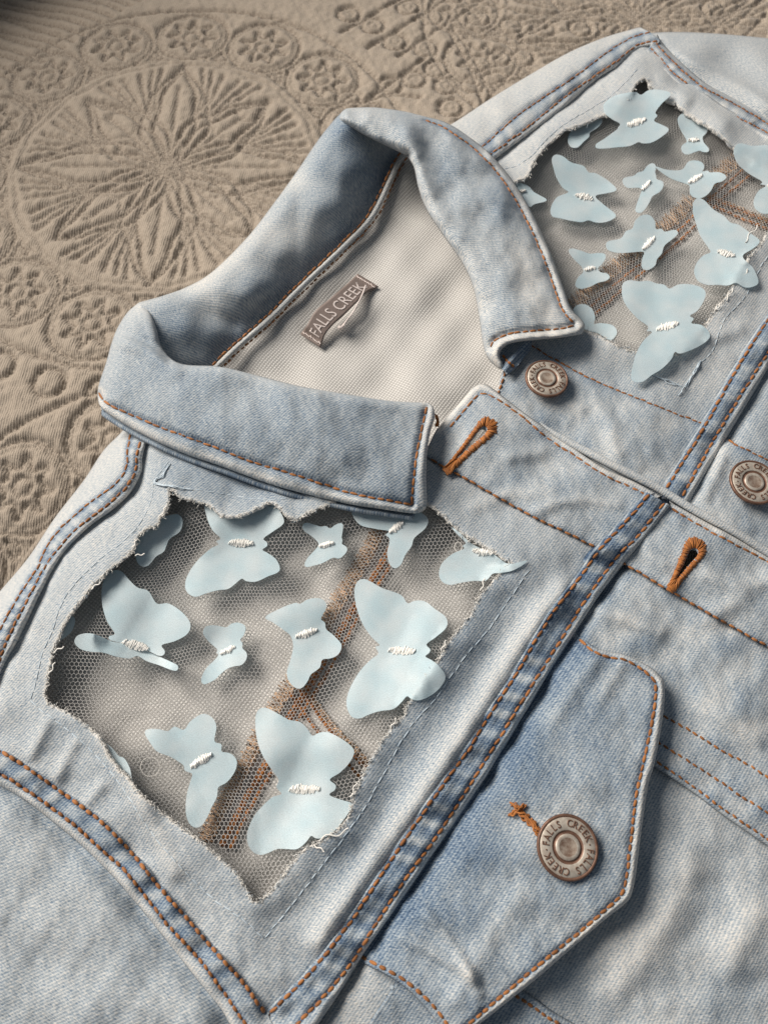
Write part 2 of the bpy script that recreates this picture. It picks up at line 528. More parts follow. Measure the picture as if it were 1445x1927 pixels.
def make_quilt_mat():
    m, nt, b = new_mat('taupe_matelasse_cotton')
    uv = N(nt, 'ShaderNodeUVMap').outputs[0]
    at = N(nt, 'ShaderNodeAttribute', attribute_name='groove').outputs['Fac']
    r1 = mapping(nt, uv, math.radians(8), (1, 1, 1))
    wv = N(nt, 'ShaderNodeTexWave', wave_type='BANDS', bands_direction='X')
    wv.inputs['Scale'].default_value = 0.314 / 0.95; wv.inputs['Distortion'].default_value = 1.2
    wv.inputs['Detail'].default_value = 1.0
    nt.links.new(r1, wv.inputs[0])
    st = mapping(nt, uv, math.radians(8), (1.8, 0.6, 1))
    n1 = noise(nt, st, 1.0, 3, 0.65)
    n2 = noise(nt, uv, 0.03, 3)
    n3 = noise(nt, uv, 0.9, 3, 0.7)
    t = math_node(nt, 'ADD', math_node(nt, 'MULTIPLY', wv.outputs['Fac'], 0.35), math_node(nt, 'MULTIPLY', n1, 0.65))
    light = mixc(nt, t, (0.29, 0.24, 0.193), (0.56, 0.475, 0.387))
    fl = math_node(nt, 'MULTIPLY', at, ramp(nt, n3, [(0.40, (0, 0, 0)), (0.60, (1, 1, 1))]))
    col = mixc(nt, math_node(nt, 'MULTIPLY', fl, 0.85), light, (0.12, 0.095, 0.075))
    sp = noise(nt, mapping(nt, uv, 0.2, (1.3, 0.8, 1)), 1.5, 2, 0.7)
    col = mixc(nt, math_node(nt, 'MULTIPLY', ramp(nt, sp, [(0.54, (0, 0, 0)), (0.68, (1, 1, 1))]), 0.45), col, (0.17, 0.135, 0.105))
    col = mixc(nt, math_node(nt, 'MULTIPLY', n2, 0.25), col, (0.33, 0.275, 0.22))
    nt.links.new(col, b.inputs['Base Color'])
    b.inputs['Roughness'].default_value = 0.95
    b.inputs['Specular IOR Level'].default_value = 0.08
    b.inputs['Sheen Weight'].default_value = 0.15
    bp = N(nt, 'ShaderNodeBump'); bp.inputs['Strength'].default_value = 0.75
    bp.inputs['Distance'].default_value = 0.0004
    nt.links.new(math_node(nt, 'ADD', t, n3), bp.inputs['Height'])
    nt.links.new(bp.outputs[0], b.inputs['Normal'])
    return m
QUILT = make_quilt_mat()

# ------------------------------------------------------------------ bedspread
def build_quilt():
    def axis(a, b, lo, hi, fine, coarse):
        return np.concatenate([np.arange(lo, a, coarse), np.arange(a, b, fine), np.arange(b, hi, coarse)])
    G = 0.0008
    X0, X1, Y0, Y1 = -0.28, 0.235, -0.02, 0.485
    xs = np.arange(X0, X1, G); ys = np.arange(Y0, Y1, G)
    nx, ny = len(xs), len(ys)
    mask = np.zeros((ny, nx), np.float32)
    def draw(P, w=1.0):
        P = np.asarray(P, float)
        q = resample(P, G * 0.6)
        i = np.round((q[:, 0] - X0) / G).astype(int); j = np.round((q[:, 1] - Y0) / G).astype(int)
        m = (i >= 0) & (i < nx) & (j >= 0) & (j < ny)
        mask[j[m], i[m]] = np.maximum(mask[j[m], i[m]], w)
    def circle(c, r, w=1.0, wob=0.0, k=0, ex=1.0):
        t = np.linspace(0, 2 * np.pi, 90)
        rr = r * (1 + wob * np.sin(k * t))
        draw(np.stack([c[0] + rr * np.cos(t) * ex, c[1] + rr * np.sin(t)], 1), w)
    def star(c, r, n=8, rot=0.0):
        t = np.linspace(0, 2 * np.pi, 2 * n + 1) + rot
        rr = np.where(np.arange(2 * n + 1) % 2 == 0, r, r * 0.55)
        draw(smooth(np.stack([c[0] + rr * np.cos(t), c[1] + rr * np.sin(t)], 1), G), 1.0)
        circle(c, r * 0.28, 0.8)
    def flower(c, R, rot):
        for k in range(8):
            a = rot + k * np.pi / 4
            u = np.array([np.cos(a), np.sin(a)]); v = np.array([-u[1], u[0]])
            Lp = R * (1.02 if k % 2 == 0 else 0.92)
            t = np.linspace(0.06, 1, 40)
            for wd in (0.235, 0.14):
                for s in (1, -1):
                    prof = (np.sin(np.pi * t ** 0.85) * wd + 0.012 * np.sin(t * 17 + k)) * Lp * s
                    draw(c + np.outer(t * Lp, u) + np.outer(prof, v), 1.0)
            draw(c + np.outer(np.linspace(0.05, 0.75, 30) * Lp, u), 0.7)
            # cross veins inside the petal
            for q in ((0.45, 0.7) if k % 2 else ()):
                for s in (1, -1):
                    h = np.linspace(0, 1, 8)
                    draw(c + np.outer((q + 0.1 * h) * Lp, u) + np.outer(s * h * np.sin(np.pi * q) * 0.17 * Lp, v), 0.55)
            # fans between petals
            am = a + np.pi / 8
            um = np.array([np.cos(am), np.sin(am)]); vm = np.array([-um[1], um[0]])
            for fa in (-0.36, -0.24, -0.1, 0.1, 0.24, 0.36):
                tt = np.linspace(0.55, 0.95, 20)
                bend = (tt - 0.55) ** 1.5 * fa * 2.6
                draw(c + np.outer(tt * R, um) + np.outer((fa * 0.28 + bend) * R * 0.7, vm), 0.8)
        for k in range(24):
            a = rot + k * np.pi / 12
            draw(c + np.outer(np.linspace(0.03, 0.22, 8) * R, [np.cos(a), np.sin(a)]), 0.8)
    c0 = np.array([-0.1005, 0.288])
    def medallion(c, rot):
        circle(c, 0.070, 0.45, 0.012, 16); circle(c, 0.0738, 0.6, 0.01, 9)
        flower(c, 0.068, rot)
        for k in range(15):
            a = math.radians(65 + 24 * k) + rot
            p = c + 0.0925 * np.array([np.cos(a), np.sin(a)])
            circle(p, 0.0182, 1.0); circle(p, 0.0160, 0.6)
            star(p, 0.0125, 8, a)
            a2 = a + math.radians(12)
            q = c + 0.078 * np.array([np.cos(a2), np.sin(a2)])
            star(q, 0.004, 3, a2)
        circle(c, 0.114, 0.9)
    medallion(c0, 0.0)
    def up(pts): return unproj(np.array(pts, float), 0.001)[:, :2]
    ringc = c0 + np.array([0.235, 0.155])
    for l in ([(640, 55), (734, 0), (800, -40)], [(692, 82), (760, 42), (817, 5), (870, -30)], [(749, 97), (871, 17), (930, -20)]):
        draw(up(l), 1.0)
    for l in ([(844, 46), (880, 110), (906, 175), (910, 240)], [(852, 42), (895, 105), (925, 170), (932, 220)],
              [(844, 46), (950, 72), (1071, 98), (1140, 70)], [(850, 40), (960, 62), (1060, 84), (1130, 62)],
              [(700, 170), (760, 130), (800, 100)], [(640, 200), (720, 170), (790, 175)],
              [(1180, 20), (1290, 55), (1445, 10)], [(1200, 10), (1300, 42), (1445, -8)], [(1330, 60), (1380, 20), (1420, -20)],
              [(1360, 62), (1400, 25), (1445, -18)], [(1400, 65), (1445, 20)],
              [(960, 130), (900, 200), (860, 225)], [(900, 0), (1040, 20), (1200, 0)]):
        draw(smooth(up(l), G), 1.0)
    for p in ((657, 20), (702, 40), (744, 70), (769, 5), (802, 82), (822, 120), (841, 152), (849, 195), (813, 24), (901, 26),
              (963, 41), (1025, 46), (1095, 43), (1150, 39), (1220, 33), (1282, 22), (1344, 7), (700, 205), (655, 175), (735, 150),
              (780, 140), (900, 110), (940, 100), (985, 100), (930, 140), (890, 150)):
        circle(up([p])[0], 0.0058, 1.0); circle(up([p])[0], 0.0022, 0.5)
    # lower-left: the medallion's neighbours
    for cc in (c0 + np.array([0.02, -0.232]), c0 + np.array([-0.215, -0.12]), c0 + np.array([0.235, 0.11])):
        medallion(cc, 0.3)
    for k in range(34):
        a = k * 2 * np.pi / 34
        p = c0 + 0.1235 * np.array([np.cos(a), np.sin(a)])
        if p[1] < 0.30: circle(p, 0.0062, 1.0)
    # hem ribs beyond the bed edge
    e0 = np.array([-0.185, 0.321]); ed = np.array([0.651, 0.759]); en = np.array([-0.759, 0.651])
    for k in range(-30, 44):
        s = k * 0.0065
        p = e0 + ed * (s + RNG.normal(0, 0.0006))
        draw(smooth(np.array([p + en * 0.018 + ed * 0.001, p + en * 0.05, p + en * 0.09 + ed * RNG.normal(0, .002), p + en * 0.15]), G), 1.0)
    # distance to the nearest groove
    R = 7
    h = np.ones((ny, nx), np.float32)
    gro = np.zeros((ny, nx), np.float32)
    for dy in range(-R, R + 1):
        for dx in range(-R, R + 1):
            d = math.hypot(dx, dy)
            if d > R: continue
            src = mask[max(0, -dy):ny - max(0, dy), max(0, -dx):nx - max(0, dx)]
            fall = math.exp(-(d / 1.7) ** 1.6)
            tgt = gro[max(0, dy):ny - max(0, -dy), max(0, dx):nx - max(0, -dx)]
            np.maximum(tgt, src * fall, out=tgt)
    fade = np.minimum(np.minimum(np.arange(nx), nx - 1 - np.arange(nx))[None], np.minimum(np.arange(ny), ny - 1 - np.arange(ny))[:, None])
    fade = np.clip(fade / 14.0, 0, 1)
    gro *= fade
    XX, YY = np.meshgrid(xs, ys)
    Q = np.stack([XX.ravel(), YY.ravel()], 1) * 1000
    puff = waves(16, 5, 16, 3)(Q).reshape(ny, nx)
    crin = waves(24, 2.4, 6, 5)(Q).reshape(ny, nx)
    rip = waves(8, 60, 160, 4)(Q).reshape(ny, nx)
    h = 0.0021 * (1 - gro) + 0.00018 * puff + 0.00009 * crin * fade + 0.0005 * rip
    s = (XX - e0[0]) * en[0] + (YY - e0[1]) * en[1] - 0.004
    drop = np.where(s > 0, np.minimum(s, 0.04) ** 2 / (2 * 0.13) + 0.3077 * np.maximum(s - 0.04, 0), 0)
    shade_sag = 2.2 * np.maximum(0, 0.19 - YY) ** 2 * np.clip((-0.02 - XX) / 0.1, 0, 1)  # dip shaped in so the lower-left quilt turns darker
    Z = h - 0.0025 - np.minimum(drop, 0.16) - shade_sag
    # wide margins in a coarse skirt
    V = np.stack([XX, YY, Z], 2).reshape(-1, 3)
    i = np.arange(ny - 1)[:, None] * nx; j = np.arange(nx - 1)[None]
    F4 = np.stack([i + j, i + j + 1, i + nx + j + 1, i + nx + j], 2).reshape(-1, 4)
    g = gro.ravel()
    # margin: extrude border outward
    border = np.concatenate([np.arange(nx), np.arange(1, ny) * nx + nx - 1, (ny - 1) * nx + np.arange(nx - 2, -1, -1),
                             np.arange(ny - 2, 0, -1) * nx])
    B = V[border]; cc = np.array([0.0, 0.25, 0])
    out = cc + (B - cc) * np.array([1.9, 2.0, 1]) ; 
    so = (out[:, 0] - e0[0]) * en[0] + (out[:, 1] - e0[1]) * en[1]
    out[:, 2] = np.where(so > 0.0, np.minimum(B[:, 2], -0.16), -0.0015)
    nb = len(border)
    V2 = np.vstack([V, out])
    k = np.arange(nb); k2 = (k + 1) % nb
    FB = np.stack([border[k2], border[k], len(V) + k, len(V) + k2], 1)
    F4 = np.vstack([F4, FB])
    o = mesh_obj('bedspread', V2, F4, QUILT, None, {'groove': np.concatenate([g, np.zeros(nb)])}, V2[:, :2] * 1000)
    tag(o, 'taupe quilted bedspread with raised medallion and flower pattern under the jacket', 'bedspread')
    return e0, ed, en
e0, ed, en = build_quilt()

# unseen low wall, added out of view to shade the far bed edge
def shade_wall():
    a = e0 + en * 0.21 - ed * 0.9; b = e0 + en * 0.21 + ed * 1.0
    c = b + en * 0.10; d = a + en * 0.10
    zb, zt = -0.5, 0.240
    V = [(*p, z) for z in (zb, zt) for p in (a, b, c, d)]
    Fc = [(0, 1, 5, 4), (1, 2, 6, 5), (2, 3, 7, 6), (3, 0, 4, 7), (4, 5, 6, 7), (3, 2, 1, 0)]
    o = mesh_obj('shade_wall', V, Fc, WALLPAINT, None, smooth_shade=False)
    o['kind'] = 'structure'
shade_wall()

# ------------------------------------------------------------------ jacket: lines (photo pixels)
A_sil = smooth([(262, 770), (230, 812), (195, 848), (158, 904), (104, 974), (54, 1049), (0, 1113), (-70, 1195)])
A_s1 = smooth([(247, 800), (248, 815), (240, 846), (240, 877), (221, 908), (183, 937), (137, 974), (95, 1020), (71, 1070), (41, 1115), (0, 1186), (-60, 1290)])
A_s2 = smooth([(268, 815), (266, 829), (258, 855), (257, 883), (242, 912), (208, 946), (141, 999), (95, 1053), (62, 1111), (25, 1182), (0, 1240), (-50, 1360)])
A_fold = smooth([(282, 815), (277, 832), (270, 860), (268, 889), (247, 928), (216, 958), (166, 995), (116, 1049), (79, 1116), (42, 1194), (0, 1273), (-40, 1390)])
H_s1 = smooth([(-70, 1385), (0, 1414), (46, 1441), (100, 1479), (145, 1512), (199, 1553), (257, 1616), (311, 1682), (365, 1744), (415, 1802), (457, 1848), (498, 1906)])
H_s2 = smooth([(-70, 1425), (0, 1456), (46, 1483), (91, 1516), (137, 1549), (183, 1591), (233, 1636), (274, 1686), (324, 1749), (370, 1798), (411, 1852), (457, 1919), (500, 1985)])
H_fold = smooth([(-70, 1445), (0, 1479), (50, 1508), (108, 1553), (158, 1595), (216, 1653), (266, 1711), (316, 1773), (365, 1836), (415, 1898), (432, 1927), (470, 1985)])
YL_s1 = smooth([(1222, 930), (1177, 982), (1127, 1035), (1094, 1083), (1044, 1147), (1003, 1212), (970, 1270), (916, 1353), (886, 1404), (840, 1468), (774, 1562), (716, 1649), (649, 1749), (579, 1836), (504, 1911), (440, 1990)])
YL_s2 = smooth([(1250, 945), (1204, 1004), (1156, 1053), (1111, 1116), (1078, 1166), (1032, 1241), (982, 1320), (930, 1405), (894, 1462), (815, 1583), (761, 1657), (699, 1753), (637, 1844), (566, 1921), (510, 1990)])
YL_fold = smooth([(1262, 952), (1219, 1006), (1170, 1066), (1128, 1120), (1094, 1172), (1052, 1236), (1028, 1274), (970, 1372), (895, 1492), (815, 1608), (753, 1699), (691, 1786), (628, 1886), (599, 1927), (560, 1990)])
YR_s1 = smooth([(1520, 480), (1445, 600), (1389, 689), (1327, 799), (1281, 874), (1246, 932)])
YR_s2 = smooth([(1520, 540), (1445, 662), (1397, 737), (1347, 820), (1302, 899), (1276, 948)])
YR_fold = smooth([(1530, 556), (1455, 676), (1412, 748), (1362, 832), (1316, 910), (1292, 956)])
S_L = smooth([(760, 838), (807, 862), (873, 899), (940, 937), (1000, 971), (1061, 1000), (1127, 1034), (1173, 1060), (1240, 1100), (1289, 1129), (1377, 1179), (1445, 1218), (1530, 1265)])
S_R = smooth([(975, 635), (999, 650), (1069, 691), (1136, 724), (1198, 749), (1260, 774), (1323, 799), (1368, 828), (1426, 857), (1445, 866), (1530, 905)])
E1 = np.vstack([resample([(822, 806), (832, 795), (886, 733)], 5), smooth([(886, 733), (899, 724), (912, 723), (927, 731), (960, 757), (1000, 787), (1073, 838), (1136, 880), (1198, 908), (1244, 934), (1302, 967), (1385, 1012), (1445, 1047), (1530, 1095)])[1:]])
E1_s = np.vstack([resample([(846, 806), (897, 744)], 5), smooth([(897, 744), (916, 741), (970, 774), (1024, 820), (1073, 853), (1136, 894), (1186, 917), (1240, 944), (1310, 986), (1364, 1015), (1410, 1040), (1445, 1058), (1530, 1105)])[1:]])
E2 = smooth([(985, 768), (1030, 800), (1053, 814), (1136, 859), (1198, 892), (1244, 914), (1302, 950), (1385, 996), (1445, 1034), (1530, 1082)])
T_sil = smooth([(820, 250), (860, 227), (922, 186), (999, 139), (1071, 98), (1138, 70), (1185, 56), (1203, 51)])
T_s1 = smooth([(880, 296), (917, 268), (968, 222), (1035, 175), (1085, 142), (1117, 117), (1152, 92), (1185, 72), (1222, 61)])
T_s2 = smooth([(900, 308), (932, 284), (989, 242), (1061, 184), (1122, 140), (1160, 115), (1190, 90), (1210, 81), (1236, 77)])
T_fold = smooth([(910, 318), (942, 293), (1000, 250), (1061, 204), (1122, 151), (1160, 127), (1185, 104), (1205, 92), (1238, 86)])
R_s1 = smooth([(1228, 70), (1239, 88), (1272, 122), (1309, 155), (1334, 172), (1374, 192), (1409, 212), (1445, 234), (1530, 290)])
R_s2 = smooth([(1222, 90), (1239, 107), (1264, 135), (1299, 164), (1324, 182), (1359, 207), (1409, 232), (1445, 251), (1530, 305)])

W1 = [(319, 920), (317, 952), (299, 985), (277, 997), (259, 1012), (252, 1035), (235, 1052), (210, 1070), (195, 1085), (172, 1105),
      (155, 1129), (130, 1162), (115, 1192), (100, 1229), (92, 1269), (87, 1300), (88, 1321), (100, 1326), (130, 1342), (160, 1362),
      (180, 1380), (195, 1402), (215, 1435), (250, 1472), (269, 1497), (317, 1537), (359, 1569), (398, 1600), (440, 1637),
      (460, 1665), (481, 1698), (500, 1684), (520, 1663), (547, 1625), (574, 1597), (614, 1577), (644, 1552), (657, 1532),
      (662, 1512), (672, 1481), (697, 1429), (732, 1377), (758, 1349), (770, 1322), (798, 1282), (824, 1243), (846, 1205), (877, 1167),
      (891, 1148), (905, 1118), (924, 1096), (942, 1076), (962, 1060), (946, 1053), (924, 1037), (892, 1020), (859, 997),
      (834, 972), (802, 948), (720, 930), (650, 936), (632, 945), (589, 962), (559, 977), (537, 971), (522, 953), (507, 946), (485, 957),
      (465, 967), (440, 973), (415, 970), (397, 952), (372, 945), (340, 938)]
W2 = C(940, 120, 4.014, [(60, 960), (130, 885), (190, 870), (230, 820), (260, 740), (320, 660), (390, 590), (470, 520), (560, 480), (680, 440),
      (740, 405), (800, 393), (860, 380), (940, 290), (1010, 200), (1040, 140), (1090, 112), (1125, 125)]) + \
     C(1085, 120, 4.014, [(560, 190), (690, 285), (750, 310), (830, 380), (950, 460), (1020, 500), (1100, 560), (1180, 640), (1330, 740), (1470, 840), (1620, 900)]) + \
     [(1500, 380)] + C(1085, 400, 4.014, [(1445, 140), (1400, 220), (1300, 330), (1190, 520), (1120, 640), (1060, 700), (1000, 800), (960, 860),
      (880, 950), (790, 1050), (640, 1085), (480, 1055), (400, 1035), (250, 970), (100, 900)]) + [(1062, 612), (1040, 560), (1000, 460), (965, 390)]
def rough(poly, amp, seed, step=5):
    P = smooth(poly, step, True)
    r = np.random.default_rng(seed)
    return P + r.normal(0, amp, P.shape)
W1s = rough(W1, 1.0, 1); W2s = rough(W2, 1.0, 2)
W1loop = np.vstack([W1s, W1s[:1]]); W2loop = np.vstack([W2s, W2s[:1]])

# ------------------------------------------------------------------ jacket: heights
wrA = waves(10, 120, 320, 11); wrB = waves(14, 40, 110, 12); wrC = waves(16, 16, 40, 13)
RIDGES = [  # polyline, width px, height m
    (smooth([(1060, 1110), (960, 1240), (880, 1370), (790, 1500), (690, 1640), (600, 1770)]), 26, 0.0028),
    (smooth([(200, 1390), (250, 1480), (300, 1580), (330, 1640)]), 22, 0.0016),
    (smooth([(90, 1360), (60, 1420)]), 14, 0.0010), (smooth([(140, 1400), (110, 1460)]), 14, 0.0010),
    (smooth([(190, 1480), (165, 1510)]), 12, 0.0008),
    (smooth([(900, 950), (960, 930), (1030, 925)]), 18, 0.0011), (smooth([(960, 860), (1020, 850)]), 16, 0.0010),
    (smooth([(1010, 960), (1080, 940), (1160, 950)]), 14, 0.0009),
    (smooth([(1110, 1145), (1180, 1165), (1240, 1190)]), 18, 0.0016),
    (smooth([(1330, 1080), (1380, 1100), (1445, 1095)]), 18, 0.0012), (smooth([(1210, 1040), (1250, 1065)]), 14, 0.0008),
    (smooth([(1120, 760), (1150, 800), (1160, 850)]), 16, 0.0010), (smooth([(1040, 740), (1090, 770)]), 18, 0.0010),
    (smooth([(1360, 850), (1330, 930)]), 14, 0.0012), (smooth([(1400, 1120), (1330, 1170)]), 20, 0.0010),
    (smooth([(1330, 1320), (1420, 1380)]), 30, 0.0014), (smooth([(1300, 1640), (1240, 1760), (1150, 1860)]), 40, 0.0016),
    (smooth([(1420, 1720), (1380, 1800)]), 34, 0.0014),
    (smooth([(1330, 640), (1390, 620)]), 18, 0.0014), (smooth([(1310, 560), (1400, 480)]), 20, 0.0010),
    (smooth([(1250, 150), (1290, 185)]), 18, 0.0016), (smooth([(1300, 170), (1360, 230)]), 22, 0.0014),
]
def Zf(P):
    P = np.asarray(P, float).reshape(-1, 2)
    z = 0.016 + 0.0006 * wrA(P) + 0.00020 * wrB(P) + 0.00006 * wrC(P)
    for L, w, a in RIDGES:
        z = z + a * 1.25 * gd(P, L, w * 0.92)
    # cut edges curl up
    z = z + 0.0036 * gd(P, W1loop, 48) + 0.0024 * gd(P, W2loop, 36)
    return z

def hem(P, edge, wd, soft=4.0):
    o = np.zeros(len(P)); k = near(P, edge, wd + soft)
    if len(k): o[k] = np.clip(1 - (pdist(P[k], edge)[0] - wd) / soft, 0, 1)
    return o
def wear(P):
    o = np.zeros(len(P))
    for L, w, a in RIDGES: o -= 0.10 * min(1.2, a / 0.0014) * gd(P, L, w * 0.8)
    return o
JACKET = bpy.data.objects.new('denim_jacket', None)
COL.objects.link(JACKET)
JACKET.location = (0, 0, 0)
JACKET.empty_display_size = 0.05
tag(JACKET, 'light wash denim jacket with butterfly covered tulle windows cut into its front shoulders', 'jacket')

# ---- back lining, seen at the neck and through the tulle
NECK = smooth([(790, 250), (750, 292), (727, 338), (694, 404), (648, 454), (565, 533), (503, 595), (441, 649), (399, 689), (360, 720)])
linw = waves(10, 60, 220, 21)
def Zlin(P):
    z = 0.0062 + 0.0006 * linw(P) + 0.003 * gd(P, NECK, 60)
    for L, w, a in LINR: z = z + a * gd(P, L, w)
    return z
LINR = [(smooth([(715, 985), (640, 1120), (560, 1260), (480, 1400), (400, 1560)]), 26, 0.0022),
        (smooth([(560, 1290), (690, 1440)]), 12, 0.001),
        (smooth([(1400, 290), (1300, 380), (1200, 470), (1080, 580)]), 22, 0.0022),
        (smooth([(540, 1180), (420, 1300), (300, 1400)]), 40, 0.0016), (smooth([(780, 1180), (660, 1350), (560, 1500)]), 30, 0.0016),
        (smooth([(1120, 330), (1060, 440)]), 40, 0.0015), (smooth([(1330, 420), (1240, 520)]), 30, 0.0018)]
lin_poly = np.vstack([NECK, [(300, 790), (150, 960), (0, 1180), (-60, 1300), (-60, 1500), (120, 1620), (420, 1940), (760, 1700), (1100, 1200),
                             (1300, 900), (1500, 640), (1510, 260), (1360, 190), (1250, 100), (1150, 150), (1000, 240), (900, 260)]])
back = panel('back_lining', lin_poly, Zlin, LINING, JACKET, step=8, wash=0.3)
back['label'] = 'pale grey knit inside back of the jacket with its neck label'

# inside seam of the back: overlocked tan threads seen through the tulle
def overlock(line, width, parent, dens=1.6, two=True):
    L = resample(line, 2.0 / dens)
    T = np.gradient(L, axis=0); T /= np.maximum(np.hypot(T[:, 0], T[:, 1]), 1e-9)[:, None]
    Nn = np.stack([-T[:, 1], T[:, 0]], 1)
    paths, rad = [], []
    zig = (np.arange(len(L)) % 2) * 2 - 1
    for rep in range(2):
        off = L + Nn * (zig * width / 2 * RNG.uniform(0.5, 1.05, len(L)))[:, None] + RNG.normal(0, 1.5, L.shape)
        off = off[::2] if rep else off
        Wp = unproj(off, Zlin(off) + 0.0006 + RNG.uniform(0, 0.0008, len(off)))
        paths.append(Wp); rad.append(0.00026)
    V, Fc = tubes(paths, rad, 4)
    return mesh_obj('overlock_stitching', V, Fc, OVERLOCK, parent, {'tone': RNG.uniform(0.3, 1, len(V))}, kind='stuff')
O1 = smooth([(722, 975), (690, 1040), (650, 1105), (600, 1190), (555, 1270), (505, 1350), (465, 1430), (425, 1500), (385, 1580)])
O1b = O1 + np.array([26, 10])
O2 = smooth([(560, 1290), (610, 1360), (650, 1405), (695, 1450)])
O3 = smooth([(1400, 285), (1340, 335), (1270, 405), (1190, 475), (1130, 525), (1075, 575)])
O4 = smooth([(1330, 370), (1390, 395), (1450, 420)])
overlock(O1, 30, back, 2.0); overlock(O3, 30, back, 2.0); overlock(O2 + np.array([4, -4]), 16, back, 2.4); overlock(O4, 12, back, 2.2)
for L in (O1b + [4, 2], O1b + [9, 4], O1 + np.array([48, 18]), O3 + np.array([14, 22]), O3 + np.array([24, 34]), O2, O2 + np.array([-14, 14]), O4, O4 + np.array([-4, 12])):
    stitches(L, lambda P: Zlin(P) + 0.0009, back, ORANGE_BRIGHT, 14, 1.0, 0.0006, 0.0003)

# ---- front yoke (side with buttonholes) with its cut-out
def low_near(P, line, w, depth):
    return -depth * gd(P, line, w)
def wash_shade_yoke(P):
    w = 0.36 + 0.10 * gd(P, YL_s1, 14) - 0.05 * gd(P, A_fold, 60)
    w = w + 0.10 * gd(P, smooth([(930, 1110), (830, 1290), (720, 1480), (640, 1620)]), 60)  # valley shade beside the cut-out put into the wash
    w = w + 0.12 * gd(P, smooth([(340, 880), (500, 920)]), 60)  # shadow cast by the collar leaf, painted into the wash
    return w - 0.28 * gd(P, W1loop, 4) + wear(P)
Zyoke = lambda P: Zf(P) + low_near(P, A_fold, 12, 0.0016) + low_near(P, H_s1, 6, 0.0004) + low_near(P, YL_s1, 6, 0.0005) + low_near(P, S_L, 6, 0.0005)
fy = np.vstack([A_fold[::1] - [8, 4], [(-70, 1395)], H_s1 + [-6, 8], [(520, 1925)], (YL_s1[::-1] + [8, 6])[20:], [(1130, 1032)],
                S_L[::-1][S_L[::-1][:, 0] < 1125] + [3, -6], [(700, 800), (480, 760), (330, 780)]])
yoke = panel('front_yoke', fy, Zyoke, DENIM, JACKET, holes=[W1s], step=6.5, wash=wash_shade_yoke)
yoke['label'] = 'front shoulder panel below the buttonhole side collar with a torn edged cut-out'

# ---- shoulder strip, buttonhole side
def bars(seed):
    g = np.random.default_rng(seed)
    w = g.uniform(20, 60, 7); ph = g.uniform(0, 6.28, 7); a = g.uniform(0.4, 1, 7)
    def f(s, d):
        o = 0
        for i in range(7): o = o + a[i] * np.sin(s * 2 * np.pi / w[i] + ph[i] + d * 0.05)
        return o / 1.6
    return f
def Zstripe(sil, s1, s2, fold, seed, silr=60, sild=0.010, up=0.0018, lip=None):
    bar = bars(seed); W = np.median(pdist(s1[8:-8], s2)[0]) + 3
    def f(P):
        d1, a1, _ = pdist(P, s1); puck = lambda P: bar(a1, d1); d2 = pdist(P, s2)[0]; df = pdist(P, fold)[0]
        z = 0.016 + 0.0004 * wrB(P) + up * np.clip(1.2 - np.minimum(d1, d2) / 60, 0, 1)
        z = z - 0.0009 * gauss(d1, 5) - 0.0009 * gauss(d2, 5)
        between = np.clip(1 - (d1 + d2 - W) / 10, 0, 1)
        z = z + between * (0.0003 + 0.00016 * puck(P))
        z = z + roll(P, fold, 12, 0.0042)
        if sil is not None: z = z + roll(P, sil, silr, sild)
        if lip is not None: z = z + roll(P, lip, 9, 0.0034)
        return z
    return f
def wash_shade_strip(s1, s2, seed, base=0.30, mid=0.62, fold=None):
    bar = bars(seed); W = np.median(pdist(s1[8:-8], s2)[0]) + 3
    def f(P):
        d1, a1, _ = pdist(P, s1); d2 = pdist(P, s2)[0]
        between = np.clip(1 - (d1 + d2 - W) / 10, 0, 1)
        w = base + between * (mid - base) - between * 0.13 * np.clip(bar(a1, d1), -0.8, 1.6)
        w = w + 0.32 * gauss(np.minimum(d1, d2), 4.5)  # shadow in the stitch dents put into the colour
        if fold is not None: w = w - 0.26 * hem(P, fold, 8) * (w - 0.1) / 0.4
        return w
    return f
ZA = Zstripe(A_sil, A_s1, A_s2, A_fold, 31, 60, 0.019)
sa = panel('shoulder_seam', np.vstack([A_sil, A_fold[::-1]]), ZA, DENIM, JACKET, step=5, ostep=3, rings=(2, 4, 7, 11), wash=wash_shade_strip(A_s1, A_s2, 31, 0.26, 0.38, A_fold), thick=0.002)
stitches(A_s1, ZA, sa, ORANGE, 15); stitches(A_s2, ZA, sa, ORANGE, 15)

# ---- shoulder strip, button side
ZT = Zstripe(T_sil, T_s1, T_s2, T_fold, 32, 50, 0.009)
st = panel('shoulder_seam', np.vstack([T_sil, [(1222, 60), (1240, 74)], T_fold[::-1]]), ZT, DENIM, JACKET, step=4.5, ostep=3, rings=(2, 4, 7, 11), wash=wash_shade_strip(T_s1, T_s2, 32, 0.24, 0.36, T_fold), thick=0.002)
stitches(T_s1, ZT, st, ORANGE, 11, r=0.0004); stitches(T_s2, ZT, st, ORANGE, 11, r=0.0004)

# ---- front yoke, button side
Zyr = lambda P: Zf(P) + low_near(P, T_fold, 10, 0.0016) + low_near(P, S_R, 6, 0.0005) + low_near(P, YR_s1, 6, 0.0005) + low_near(P, R_s2, 5, 0.0004)
def wash_yr(P):
    return 0.27 - 0.2 * gd(P, W2loop, 4) + 0.12 * gd(P, S_R, 50) + 0.08 * gd(P, YR_s1, 14)
fr = np.vstack([T_fold - [6, 6], [(1240, 100)], R_s2 + [6, -4], [(1530, 470)], YR_s1 + [8, 4], [(1260, 930), (1326, 800)],
                S_R[::-1][S_R[::-1][:, 0] < 1320] + [2, 5], [(940, 560), (900, 430), (880, 330)]])
yoke_r = panel('front_yoke', fr, Zyr, DENIM, JACKET, holes=[W2s], step=6, wash=wash_yr)
yoke_r['label'] = 'front shoulder panel below the button side collar with a torn edged cut-out'

